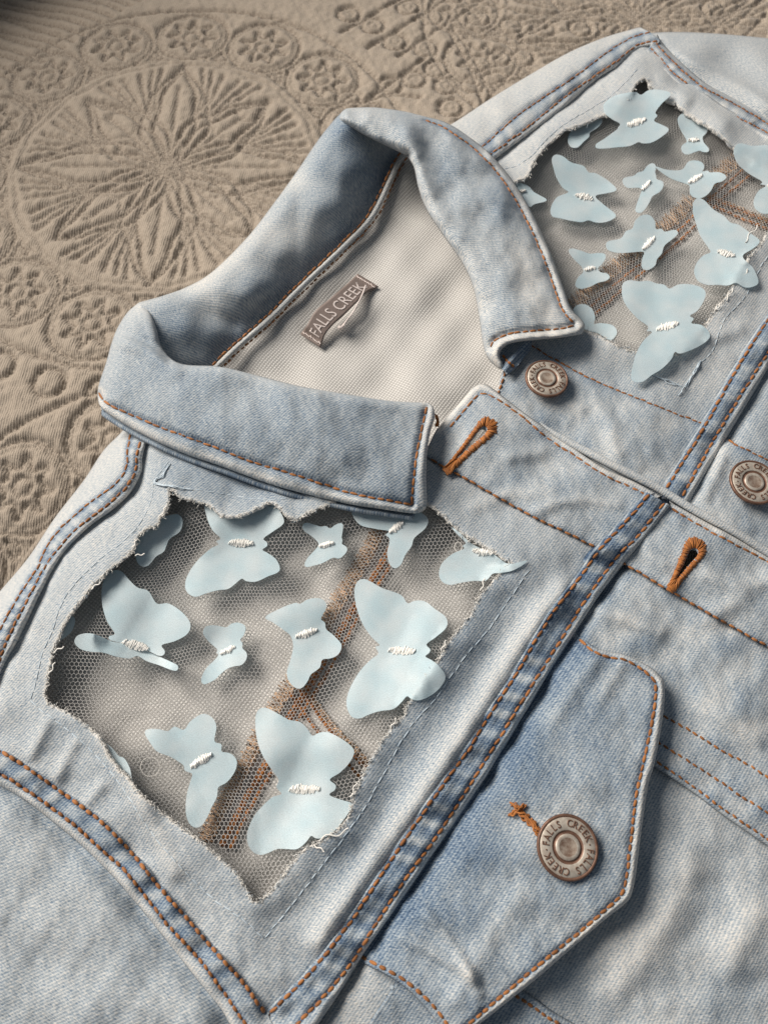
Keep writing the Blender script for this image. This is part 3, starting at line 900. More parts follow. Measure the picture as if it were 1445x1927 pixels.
# ---- armhole seam and sleeve, buttonhole side
ZH = Zstripe(None, H_s1, H_s2, H_fold, 33, up=0.0012, lip=H_s1 + [5, -7])
ZHf = lambda P: ZH(P) + 0.0002 + (Zf(P) - 0.016) * np.clip(1 - pdist(P, H_s1)[0] / 40, 0, 1)
sh = panel('armhole_seam', np.vstack([H_s1 + [5, -7], [(506, 1912)], [(540, 1985)], H_fold[::-1]]), ZHf, DENIM, JACKET, step=4.5, ostep=3, rings=(2, 4, 7, 11), wash=wash_shade_strip(H_s1, H_s2, 33, 0.34, 0.52, H_fold), thick=0.002)
stitches(H_s1, ZHf, sh, ORANGE, 16, 0.9, 0.0005, skew=0.12); stitches(H_s2, ZHf, sh, ORANGE, 16, 0.9, 0.0005, skew=0.12)
slw = waves(12, 70, 260, 41)
SL_sil = smooth([(-420, 1760), (-330, 1560), (-230, 1430), (-130, 1360), (-85, 1400)])
Zsl = lambda P: roll(P, SL_sil, 60, 0.012) + 0.0150 + 0.0007 * slw(P) + 0.0001 * wrC(P) - 0.0030 * gd(P, H_fold, 26)
panel('sleeve', np.vstack([H_fold + [14, -14], [(560, 2300), (-420, 2300)], SL_sil]), Zsl, DENIM, JACKET, step=7,
      wash=lambda P: 0.36 + 0.10 * gd(P, H_fold, 30), uvrot=0.5)  # darker along the armhole fold: its shade painted into the sleeve

# ---- sleeve and armhole seam, button side
S2sil = smooth([(1200, 66), (1222, 62), (1262, 60), (1330, 62), (1445, 72), (1540, 86)])
Zs2 = lambda P: 0.0145 + 0.0009 * slw(P) + roll(P, S2sil, 40, 0.008) - 0.002 * gd(P, R_s1, 14) + 0.0012 * gd(P, smooth([(1250, 90), (1330, 130), (1400, 165), (1450, 200)]), 10)
panel('sleeve', np.vstack([S2sil, [(1540, 330)], R_s1[::-1] + [-6, 8]]), Zs2, DENIM, JACKET, step=6, wash=0.30, uvrot=0.8)
ZR = Zstripe(None, R_s1, R_s2, R_s1 + [8, -6], 34, up=0.0010)
sr = panel('armhole_seam', np.vstack([R_s1 + [8, -6], (R_s2 + [-5, 6])[::-1]]), ZR, DENIM, JACKET, step=4, ostep=3, rings=(2, 5), wash=wash_shade_strip(R_s1, R_s2, 34, 0.22, 0.30), thick=0.0015)
stitches(R_s1, ZR, sr, ORANGE, 9, r=0.00036); stitches(R_s2, ZR, sr, ORANGE, 9, r=0.00036)

# ---- placket with buttons (lies under the buttonhole placket)
Zpr = lambda P: Zf(P) + 0.0006 - 0.0006 * gd(P, S_R, 5) + low_near(P, YR_fold, 10, 0.0016) + 0.00006 * wrC(P)
wash_shade_pl = lambda P: wear(P) + 0.38 + 0.16 * gd(P, S_R, 7) + 0.05 * wrB(P)  # wash and wear, with dent shade along the stitching painted in
pr_poly = np.vstack([[(945, 700), (985, 645)], S_R[2:], [(1530, 1120), (1385, 1050), (1250, 1000), (1136, 940), (1000, 860), (930, 760)]])
pr = panel('button_placket', pr_poly, Zpr, DENIM, JACKET, step=6, wash=wash_shade_pl)
stitches(S_R, lambda P: Zpr(P) - 0.0001, pr, ORANGE, 13, 0.9, 0.00034)
stitches(smooth([(951, 698), (946, 715), (934, 745)]), Zpr, pr, ORANGE, 12, 0.9, 0.0004)
bl = np.vstack([YR_fold[::1] - [10, 6], S_R[S_R[:, 0] > 1345] + [0, -2], [(1540, 620)]])
Zblr = lambda P: Zf(P) - 0.0012 + low_near(P, YR_fold, 14, 0.002) + low_near(P, S_R, 6, 0.0004)
panel('front_panel', np.vstack([[(1540, 540)], YR_fold[8:] - [10, 4], [(1330, 812)], S_R[S_R[:, 0] > 1335] + [0, 5]]), Zblr, DENIM, JACKET, step=6, wash=0.42)
ZYR = Zstripe(None, YR_s1, YR_s2, YR_fold, 35, up=0.0014, lip=YR_s1 + [-8, -5])
ZYRf = lambda P: ZYR(P) + (Zf(P) - 0.016) * 0.8 + 0.0006
yr = panel('yoke_seam', np.vstack([YR_s1 + [-8, -5], YR_fold[::-1]]), ZYRf, DENIM, JACKET, step=4.5, ostep=3, rings=(2, 4, 7, 11), wash=wash_shade_strip(YR_s1, YR_s2, 35, 0.36, 0.52, YR_fold), thick=0.0022)
stitches(YR_s1, ZYRf, yr, ORANGE, 15, 0.9, 0.0005, skew=0.1); stitches(YR_s2, ZYRf, yr, ORANGE, 15, 0.9, 0.0005, skew=0.1)

# ---- lower front, buttonhole side
V_s1 = smooth([(1190, 1315), (1248, 1347), (1302, 1378), (1352, 1409), (1401, 1436), (1445, 1463), (1530, 1515)])
V_s2 = smooth([(1190, 1368), (1256, 1408), (1323, 1450), (1377, 1487), (1443, 1529), (1530, 1585)])
V_s3 = smooth([(1180, 1398), (1231, 1431), (1302, 1479), (1364, 1525), (1443, 1579), (1530, 1640)])
V_fold = smooth([(1170, 1402), (1227, 1441), (1302, 1492), (1364, 1538), (1445, 1594), (1530, 1655)])
Zbl = lambda P: Zf(P) - 0.0006 + low_near(P, YL_fold, 14, 0.0030) + low_near(P, S_L, 6, 0.0005) - 0.0004 * gd(P, V_s1, 5) - 0.0004 * gd(P, V_s2, 5) - 0.0005 * gd(P, V_s3, 4) + roll(P, V_fold, 10, 0.0026) + 0.00003 * wrC(P)
wash_shade_bl = lambda P: wear(P) + 0.39 + 0.16 * gd(P, YL_fold, 26) + 0.08 * gauss(np.minimum(pdist(P, V_s2)[0], pdist(P, V_s3)[0]), 14) - 0.12 * gd(P, V_fold, 6) + 0.05 * wrB(P)  # wash and wear, plus painted shade beside the yoke fold
bl_poly = np.vstack([YL_fold[YL_fold[:, 1] < 1290] - [10, 4], [(1010, 1310), (1080, 1360)], V_fold, [(1530, 1260)], S_L[::-1][S_L[::-1][:, 0] > 1175] + [5, -9]])
blp = panel('front_panel', bl_poly, Zbl, DENIM, JACKET, step=6, wash=wash_shade_bl, thick=0.0016)
for L in (V_s1, V_s2, V_s3): stitches(L, Zbl, blp, ORANGE, 16, 0.75, 0.00036, skew=0.15)
bsw = waves(12, 90, 300, 43)
Zbs = lambda P: Zf(P) - 0.0030 + 0.0004 * bsw(P) + low_near(P, YL_fold, 14, 0.0016) - 0.001 * gd(P, V_fold, 20)
panel('side_panel', [(1010, 1240), (1530, 1560), (1760, 1720), (1760, 2300), (420, 2300), (540, 1990), (620, 1860), (815, 1590)], Zbs, DENIM, JACKET, step=8, wash=lambda P: 0.33 - 0.03 * bsw(P) + wear(P))
PW_f = smooth([(900, 1812), (999, 1873), (1040, 1903), (1086, 1930), (1150, 1975)])
PW_s = PW_f + [-10, 12]
Zpw = lambda P: Zbs(P) + 0.0020 + roll(P, PW_f, 9, 0.002) - 0.0004 * gd(P, PW_s, 4)
pw = panel('pocket_welt', np.vstack([PW_f, [(1150, 2010), (640, 2010), (760, 1830)]]), Zpw, DENIM, JACKET, step=6, wash=0.48)
stitches(PW_s, Zpw, pw, ORANGE, 15, 0.8, 0.0004)

# ---- buttonhole placket (on top)
def keyhole(tip, end, w0, w1):
    tip, end = np.array(tip, float), np.array(end, float)
    u = (end - tip); Ln = np.hypot(*u); u /= Ln; v = np.array([-u[1], u[0]])
    pts = []
    for t in np.linspace(0, 1, 12):
        pts.append(tip + u * Ln * t * 0.86 + v * (w0 + (w1 - w0) * t ** 1.3))
    for a in np.linspace(90, -90, 12):
        pts.append(tip + u * Ln * 0.86 + w1 * (v * math.sin(math.radians(a)) + u * math.cos(math.radians(a)) * 1.1))
    for t in np.linspace(1, 0, 12):
        pts.append(tip + u * Ln * t * 0.86 - v * (w0 + (w1 - w0) * t ** 1.3))
    return np.array(pts)
KH1 = keyhole((843, 884), (926, 793), 7.0, 17.5)
KH2 = keyhole((1264, 1106), (1313, 1023), 8.0, 20.0)
KH1in = keyhole((860, 862), (917, 801), 1.2, 6.5)
KH2in = keyhole((1275, 1086), (1309, 1034), 1.5, 8.5)
Zpl = lambda P: Zf(P) + 0.0034 + roll(P, E1, 9, 0.0022) - 0.0006 * gd(P, E1_s, 4) - 0.0006 * gd(P, S_L, 5) - 0.0022 * np.clip(1 - pdist(P, S_L)[0] / 50, 0, 1) + 0.00005 * wrC(P) + 0.0005 * np.exp(-(np.minimum(pdist(P, KH1)[0], pdist(P, KH2)[0]) / 12) ** 2)
wash_shade_p = lambda P: wear(P) + 0.39 + 0.03 * wrB(P) + 0.20 * gd(P, E1_s, 5) - 0.24 * hem(P, E1, 9, 6) + 0.14 * gd(P, S_L, 5)  # wash and bleached hem, plus painted shadow in the stitch dents
pl_poly = np.vstack([[(800, 850)], E1, [(1530, 1262)], S_L[::-1][:-4] ])
pl = panel('buttonhole_placket', pl_poly, Zpl, DENIM, JACKET, holes=[KH1in, KH2in], step=6, wash=wash_shade_p, rings=(3, 6, 10), thick=0.0016)
stitches(E1_s, Zpl, pl, ORANGE, 17, 0.9, 0.0004)
stitches(S_L[S_L[:, 0] > 806], Zpl, pl, ORANGE, 17, 0.85, 0.0004)
# turned edge that peeks out beyond the placket
F_mid = smooth([(1015, 795), (1053, 822), (1136, 867), (1198, 898), (1244, 922), (1302, 958), (1385, 1003), (1445, 1040), (1530, 1088)])
FM = resample(F_mid, 5)
cz = Zf(FM) + 0.0026
cz = np.convolve(np.pad(cz, 8, 'edge'), np.ones(17) / 17, 'valid')
V, Fc = tubes([unproj(FM, cz)], [np.interp(np.arange(len(FM)), [0, 12, len(FM)], [0.0003, 0.00135, 0.00135])], 12)
mesh_obj('placket_facing', V, Fc, DENIM, JACKET, {'wash': np.full(len(V), 0.27)}, V[:, :2] * 1000)

ZYL = Zstripe(None, YL_s1, YL_s2, YL_fold, 36, up=0.0012, lip=YL_s1 + [-8, -5])
pl_bump = lambda P: 0.0046 * np.clip((1075 - P[:, 1]) / 40, 0, 1)
ZYLf = lambda P: ZYL(P) + (Zf(P) - 0.016) * 0.85 + 0.0004 + pl_bump(P)
yl = panel('yoke_seam', np.vstack([YL_s1 + [-8, -5], YL_fold[::-1]]), ZYLf, DENIM, JACKET, step=4.5, ostep=3, rings=(2, 4, 7, 11), wash=wash_shade_strip(YL_s1, YL_s2, 36, 0.44, 0.60, YL_fold), thick=0.003)
stitches(YL_s1, ZYLf, yl, ORANGE, 18, 0.92, 0.00046, skew=0.12); stitches(YL_s2, ZYLf, yl, ORANGE, 18, 0.92, 0.00046, skew=0.12)

# ---- pocket flap
PF_edge = np.vstack([smooth([(1070, 1178), (1086, 1189), (1115, 1216), (1144, 1226), (1177, 1233), (1219, 1253), (1242, 1272), (1250, 1291), (1246, 1353), (1231, 1436), (1219, 1478), (1206, 1566), (1196, 1645), (1187, 1685), (1176, 1700), (1136, 1732), (1073, 1786), (1011, 1840), (949, 1890), (880, 1945), (800, 2010)])])
PF_s = smooth([(1090, 1204), (1115, 1226), (1144, 1237), (1177, 1243), (1210, 1261), (1230, 1282), (1235, 1299), (1225, 1365), (1206, 1453), (1197, 1496), (1186, 1587), (1176, 1664), (1166, 1687), (1136, 1714), (1078, 1764), (1011, 1818), (941, 1877), (882, 1926), (800, 1990)])
PF_l = smooth([(660, 1800), (687, 1815), (732, 1838), (774, 1869), (815, 1915), (860, 1990)])
PF_ls = PF_l + [16, -2]
fw = waves(12, 60, 200, 51)
PFR = [(smooth([(1120, 1240), (1080, 1290), (1040, 1350)]), 18, 0.0014), (smooth([(1170, 1250), (1130, 1310)]), 16, 0.0010),
       (smooth([(760, 1760), (830, 1800), (890, 1840)]), 14, 0.0016), (smooth([(800, 1720), (860, 1790), (900, 1870)]), 12, 0.0014),
       (smooth([(980, 1690), (900, 1800), (860, 1880)]), 24, 0.0012), (smooth([(1100, 1480), (1000, 1600)]), 40, 0.0010)]
def Zpf(P):
    df = pdist(P, YL_fold)[0]
    z = 0.0175 + 0.0016 * np.clip(df / 60, 0, 1) + 0.0034 * np.clip(df / 260, 0, 1) + 0.0004 * fw(P) + 0.0001 * wrC(P)
    for L, w, a in PFR: z = z + a * gd(P, L, w)
    z = z + roll(P, PF_edge, 11, 0.0024) - 0.0008 * gd(P, PF_s, 5)
    z = z + roll(P, PF_l, 10, 0.0022) - 0.0006 * gd(P, PF_ls, 5)
    return z - 0.0042 * gauss(df, 22)
def wash_shade_pf(P):
    w = 0.58 + 0.03 * fw(P) - 0.32 * hem(P, PF_edge, 9, 7) + 0.28 * gd(P, PF_s, 6) - 0.16 * np.clip(pdist(P, YL_fold)[0] / 330, 0, 1)  # bleached hem, and dent shade painted along the flap stitching
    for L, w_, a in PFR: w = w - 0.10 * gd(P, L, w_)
    return w + 0.12 * gd(P, YL_fold, 60)  # shadow of the yoke fold painted onto the flap
pf_poly = np.vstack([PF_edge, PF_l[::-1], (YL_fold[::-1] - [12, 6])[(YL_fold[::-1][:, 1] > 1190) & (YL_fold[::-1][:, 1] < 1800)]])
pf = panel('pocket_flap', pf_poly, Zpf, DENIM, JACKET, step=6, ostep=3, rings=(2, 5, 8, 12, 16, 20), wash=wash_shade_pf, thick=0.0022)
pf['label'] = 'bluer pocket flap fastened with a metal button'
stitches(PF_s, Zpf, pf, ORANGE, 17, 0.94, 0.00046, skew=0.08); stitches(PF_ls, Zpf, pf, ORANGE, 20, 0.8, 0.00046)

# ---- collar
L_ridge = smooth([(262, 569), (284, 590), (296, 622), (306, 655), (340, 684), (415, 690), (483, 706), (566, 727), (649, 741), (732, 754), (807, 758)])
L_side = smooth([(262, 569), (240, 588), (221, 618), (210, 647), (200, 683), (187, 722), (184, 742)])
L_low = smooth([(184, 742), (190, 766), (221, 790), (277, 822), (346, 853), (415, 877), (525, 916), (649, 947), (711, 957), (774, 966), (793, 964)])
L_right = smooth([(793, 964), (803, 952), (802, 905), (803, 858), (809, 816), (818, 785), (815, 766), (807, 758)])
L_lows = smooth([(186, 738), (200, 757), (235, 775), (300, 803), (400, 840), (470, 868), (560, 895), (649, 925), (711, 938), (775, 950)])
L_rs = smooth([(775, 950), (778, 905), (783, 860), (793, 810), (803, 764)])
lw = waves(12, 60, 200, 61)
def ramp1(x, xs, ys): return np.interp(x, xs, ys)
def Zcl(P):
    dr, ar, _ = pdist(P, L_ridge); dl, al, _ = pdist(P, L_low)
    t = dl / np.maximum(dl + dr, 1e-6)
    zl = ramp1(P[:, 0], [180, 300, 500, 800], [0.0190, 0.0225, 0.0235, 0.0220])
    zr = ramp1(P[:, 0], [220, 300, 420, 600, 810], [0.0265, 0.0290, 0.0335, 0.0340, 0.0265])
    z = zl * (1 - t) + zr * t + 0.0030 * np.sin(np.pi * t) + 0.0004 * lw(P) + 0.00008 * wrC(P)
    z = z + roll(P, L_side, 34, 0.010) + roll(P, L_ridge, 16, 0.0035)
    z = z + roll(P, L_low, 10, 0.0022) + roll(P, L_right, 11, 0.0022)
    z = z - 0.0013 * gd(P, L_lows, 6) - 0.0013 * gd(P, L_rs, 6)
    crease = smooth([(222, 622), (250, 632), (285, 648), (318, 676)])
    z = z - 0.0018 * gd(P, crease, 9)
    z = z + 0.0016 * gd(P, smooth([(225, 640), (270, 655), (330, 700)]), 16)
    z = z + 0.0012 * gd(P, smooth([(560, 760), (640, 860)]), 40) - 0.0008 * gd(P, smooth([(470, 730), (520, 850)]), 30)
    return z
def wash_shade_cl(P):
    w = 0.46 + 0.02 * lw(P) - 0.22 * np.maximum(hem(P, L_low, 12, 6), hem(P, L_right, 12, 6)) + 0.24 * gauss(np.minimum(pdist(P, L_lows)[0], pdist(P, L_rs)[0]), 5)  # bleached hem; stitch lines darkened as painted dent shade
    return w - 0.12 * gd(P, L_side, 40) - 0.10 * gd(P, L_ridge, 12)
cl = panel('collar_leaf', np.vstack([L_side, L_low[1:], L_right[1:], L_ridge[::-1][1:-1]]), Zcl, DENIM, JACKET, step=5.5, ostep=3, rings=(2, 5, 8, 12, 16, 20, 25), wash=wash_shade_cl, thick=0.0018, uvrot=0.3)
cl['label'] = 'folded collar half lying over the buttonhole side'
stitches(L_lows, Zcl, cl, ORANGE, 17, 0.94, 0.00042); stitches(L_rs, Zcl, cl, ORANGE, 17, 0.94, 0.00042)
# under layer of the leaf
Zcu = lambda P: Zcl(P) - 0.0032
panel('collar_underside', np.vstack([L_low[4:-4] + [3, 7], (L_low[4:-4] + [10, -60])[::-1]]), Zcu, DENIM, cl, step=8, wash=0.55, thick=0.0014)

# stand / inside of the back collar
S_ridge = smooth([(262, 569), (308, 556), (349, 541), (399, 512), (466, 446), (515, 383), (557, 325), (599, 263), (632, 222), (650, 207)])
sw = waves(12, 50, 180, 62)
def Zst(P):
    dn = pdist(P, NECK)[0]; dr = pdist(P, S_ridge)[0]
    t = dn / np.maximum(dn + dr, 1e-6)
    zr = ramp1(P[:, 0], [260, 400, 560, 640, 760], [0.0255, 0.0225, 0.0245, 0.0315, 0.033])
    z = 0.0105 * (1 - t) + zr * t + 0.0004 * sw(P) + 0.004 * np.sin(np.pi * t)
    z = z + roll(P, S_ridge, 30, 0.006)
    z = z - 0.0016 * gd(P, smooth([(340, 552), (390, 590), (440, 610)]), 18) + 0.0014 * gd(P, smooth([(390, 530), (470, 560)]), 18)
    return z
def wash_shade_st(P):  # wash with the lit middle and shaded upper end painted in
    return (0.40 + 0.17 * gd(P, smooth([(650, 250), (690, 310), (720, 330)]), 80) + 0.12 * gd(P, NECK, 18)
            - 0.08 * gd(P, smooth([(400, 530), (480, 460), (560, 440)]), 50) - 0.10 * gd(P, S_ridge, 20) + 0.03 * sw(P)
            + 0.08 * gd(P, smooth([(300, 600), (360, 640), (420, 640)]), 40))
stand = panel('collar_stand', np.vstack([S_ridge, [(700, 225), (770, 270)], NECK[NECK[:, 1] > 270], [(330, 700), (290, 650), (270, 590)]]), Zst, DENIM, JACKET, step=6, wash=wash_shade_st, thick=0.0016, uvrot=1.0)
stand['label'] = 'inside of the back collar standing up behind the neck'
# neck piping: a narrow rolled cord along the seam with stitching on both sides
NP = NECK[(NECK[:, 1] > 285)]
def off(L, d):
    T = np.gradient(L, axis=0); T /= np.hypot(T[:, 0], T[:, 1])[:, None]
    return L + np.stack([-T[:, 1], T[:, 0]], 1) * d
NPc = off(NP, -7)
zn = lambda P: np.full(len(P), 0.0133)
Wn = unproj(NPc, 0.0126)
V, Fc = tubes([Wn], [0.0011], 10)
pip = mesh_obj('neck_piping', V, Fc, DENIM, JACKET, {'wash': np.full(len(V), 0.20)}, V[:, :2] * 1000)
stitches(off(NP, 1), zn, pip, ORANGE, 13, 0.9, 0.00045); stitches(off(NP, -15), lambda P: np.full(len(P), 0.0116), pip, ORANGE, 11, 0.9, 0.00035)

# right leaf
R_out = smooth([(640, 214), (648, 206), (661, 203), (704, 202), (758, 209), (799, 219), (833, 228), (866, 246), (916, 284), (953, 325), (982, 367), (1015, 429), (1040, 487), (1061, 545), (1074, 580), (1096, 604), (1100, 616), (1094, 629)])
R_bot = smooth([(1094, 629), (1057, 635), (1015, 639), (965, 645), (945, 656), (940, 672), (950, 694)])
R_in = smooth([(950, 694), (938, 694), (916, 672), (907, 641), (903, 610), (891, 545), (870, 496), (833, 442), (803, 396), (787, 354), (779, 317), (766, 293)])
R_band = smooth([(766, 293), (725, 274), (675, 249), (640, 226), (640, 214)])
R_outs = smooth([(800, 226), (835, 240), (862, 258), (905, 292), (940, 332), (967, 372), (999, 433), (1025, 492), (1047, 553), (1057, 582), (1078, 608)])
R_bots = smooth([(1080, 612), (1050, 619), (1010, 622), (960, 628), (930, 640), (922, 655)])
rw = waves(12, 50, 190, 63)
def Zcr(P):
    do = pdist(P, R_out)[0]; di = np.minimum(pdist(P, R_in)[0], pdist(P, R_band)[0])
    t = do / np.maximum(do + di, 1e-6)
    zo = ramp1(P[:, 1], [200, 240, 330, 480, 620], [0.0330, 0.0300, 0.0240, 0.0245, 0.0260])
    zi = ramp1(P[:, 1], [205, 290, 400, 520, 690], [0.0350, 0.0340, 0.0310, 0.0280, 0.0230])
    z = zo * (1 - t) + zi * t + 0.0030 * np.sin(np.pi * t) + 0.0005 * rw(P) + 0.00012 * wrC(P)
    z = z + roll(P, R_in, 22, 0.006) + roll(P, R_band, 16, 0.006) + roll(P, R_out[:60], 20, 0.006)
    z = z + roll(P, R_out[60:], 11, 0.0024) + roll(P, R_bot, 11, 0.0024)
    z = z - 0.0013 * gd(P, R_outs, 6) - 0.0015 * gd(P, R_bots, 7)
    z = z + 0.0022 * gd(P, smooth([(700, 215), (760, 245), (785, 320), (800, 360)]), 20) - 0.0020 * gd(P, smooth([(810, 250), (830, 320), (850, 380)]), 26)
    z = z + 0.0014 * gd(P, smooth([(820, 400), (880, 380), (940, 370)]), 26)
    return z
def wash_shade_cr(P):
    return (0.36 + 0.03 * rw(P) - 0.18 * np.maximum(hem(P, R_out[60:], 12, 6), hem(P, R_bot, 12, 6)) + 0.24 * gd(P, R_outs, 5)  # bleached hem; outer stitch dent carries painted shade
            + 0.10 * gd(P, smooth([(830, 300), (870, 350), (930, 400)]), 40) - 0.12 * gd(P, smooth([(980, 480), (1000, 560), (1040, 590)]), 28) - 0.05 * gd(P, R_in, 20))
cr = panel('collar_leaf', np.vstack([R_out, R_bot[1:], R_in[1:], R_band[1:-1]]), Zcr, DENIM, JACKET, step=5.5, ostep=3, rings=(2, 5, 8, 12, 16, 20, 25), wash=wash_shade_cr, thick=0.0022, uvrot=0.9)
cr['label'] = 'folded collar half lying over the button side'
stitches(R_outs, Zcr, cr, ORANGE, 12, 0.92, 0.00042); stitches(R_bots, Zcr, cr, ORANGE, 14, 0.92, 0.0004)
# end of the inner neck band below the collar tip
Zne = lambda P: 0.0190 + 0.0006 * rw(P) + 0.002 * gd(P, smooth([(950, 694), (985, 645)]), 7)
ne = panel('neck_band_end', [(930, 650), (1000, 632), (1000, 655), (972, 690), (955, 705), (940, 690)], Zne, DENIM, JACKET, step=4, ostep=3, rings=(2, 5), wash=0.6)
stitches(smooth([(946, 668), (955, 682), (968, 690)]), lambda P: Zne(P), ne, ORANGE_BRIGHT, 8, 0.95, 0.0005)

# ------------------------------------------------------------------ tulle
def ztulle_factory(loop, r):
    wv = waves(10, 90, 300, r); wv2 = waves(8, 40, 90, r + 1)
    def f(P):
        d = pdist(P, loop)[0]
        return np.maximum(0.0152 - 0.0036 * np.clip(d / 120, 0, 1) + 0.0006 * wv(P) + 0.00008 * wv2(P), Zlin(P) + 0.0012)
    return f
Zt1 = ztulle_factory(W1loop, 71); Zt2 = ztulle_factory(W2loop, 73)

def tulle(loop, zt, pitch, rot, label):
    Wb = unproj(loop, 0.014)
    lo = Wb[:, :2].min(0) - 0.006; hi = Wb[:, :2].max(0) + 0.006
    cen = (lo + hi) / 2; R = np.linalg.norm(hi - lo) / 2
    a = pitch / math.sqrt(3)          # hexagon side
    ca, sa = math.cos(rot), math.sin(rot)
    n = int(R / pitch) + 2
    I, J = np.meshgrid(np.arange(-n, n), np.arange(-int(n * 1.2), int(n * 1.2)))
    X = (I + 0.5 * (J % 2)) * pitch; Y = J * 1.5 * a
    Av = np.stack([X.ravel(), Y.ravel() + a / 2], 1); Bv = np.stack([X.ravel(), Y.ravel() - a / 2], 1)
    # each lattice point gives one vertical edge A-B and two slanted edges from A
    E = np.concatenate([np.stack([Av, Bv], 1),
                        np.stack([Av, Av + [pitch / 2, a / 2]], 1),
                        np.stack([Av, Av + [-pitch / 2, a / 2]], 1)])
    m = np.array([[ca, sa], [-sa, ca]])
    E = E @ m + cen
    def warp(p):
        return p + np.stack([0.0011 * np.sin(p[:, 1] * 140 + 1) + 0.0006 * np.sin(p[:, 0] * 230 + p[:, 1] * 90), 0.0011 * np.sin(p[:, 0] * 120 + 2) + 0.0005 * np.sin(p[:, 1] * 260)], 1)
    p0 = warp(E[:, 0]); p1 = warp(E[:, 1])
    def lift(p):
        px = proj(np.column_stack([p, np.full(len(p), 0.0145)]))
        return px
    m0 = lift((p0 + p1) / 2)
    big = inside(m0, loop) | (pdist(m0, loop)[0] < 22)
    p0, p1 = p0[big], p1[big]
    z0 = zt(lift(p0)); z1 = zt(lift(p1))
    Q0 = np.column_stack([p0, z0]); Q1 = np.column_stack([p1, z1])
    T = Q1 - Q0; T /= np.linalg.norm(T, axis=1)[:, None]
    S = np.cross(T, [0, 0, 1.0]); S /= np.linalg.norm(S, axis=1)[:, None]
    U = np.cross(S, T)
    r = 0.00009
    Q0 = Q0 - T * r * 0.6; Q1 = Q1 + T * r * 0.6
    V = np.stack([Q + s * S * r + u * U * r * 0.8 for Q in (Q0, Q1) for s, u in ((1, 0), (0, 1), (-1, 0), (0, -1))], 1)
    base = np.arange(len(Q0))[:, None, None] * 8
    Fl = np.array([[0, 1, 5, 4], [1, 2, 6, 5], [2, 3, 7, 6], [3, 0, 4, 7]])[None]
    o = mesh_obj('tulle_insert', V.reshape(-1, 3), (base + Fl).reshape(-1, 4), TULLE, JACKET,
                 {'tone': np.repeat(RNG.uniform(0, 1, len(Q0)), 8)}, kind='stuff')
    o['label'] = label
tulle(W1loop, Zt1, 0.00125, 0.1, 'grey hexagonal tulle net behind the cut-out on the buttonhole side')
tulle(W2loop, Zt2, 0.00125, 0.5, 'grey hexagonal tulle net behind the cut-out on the button side')

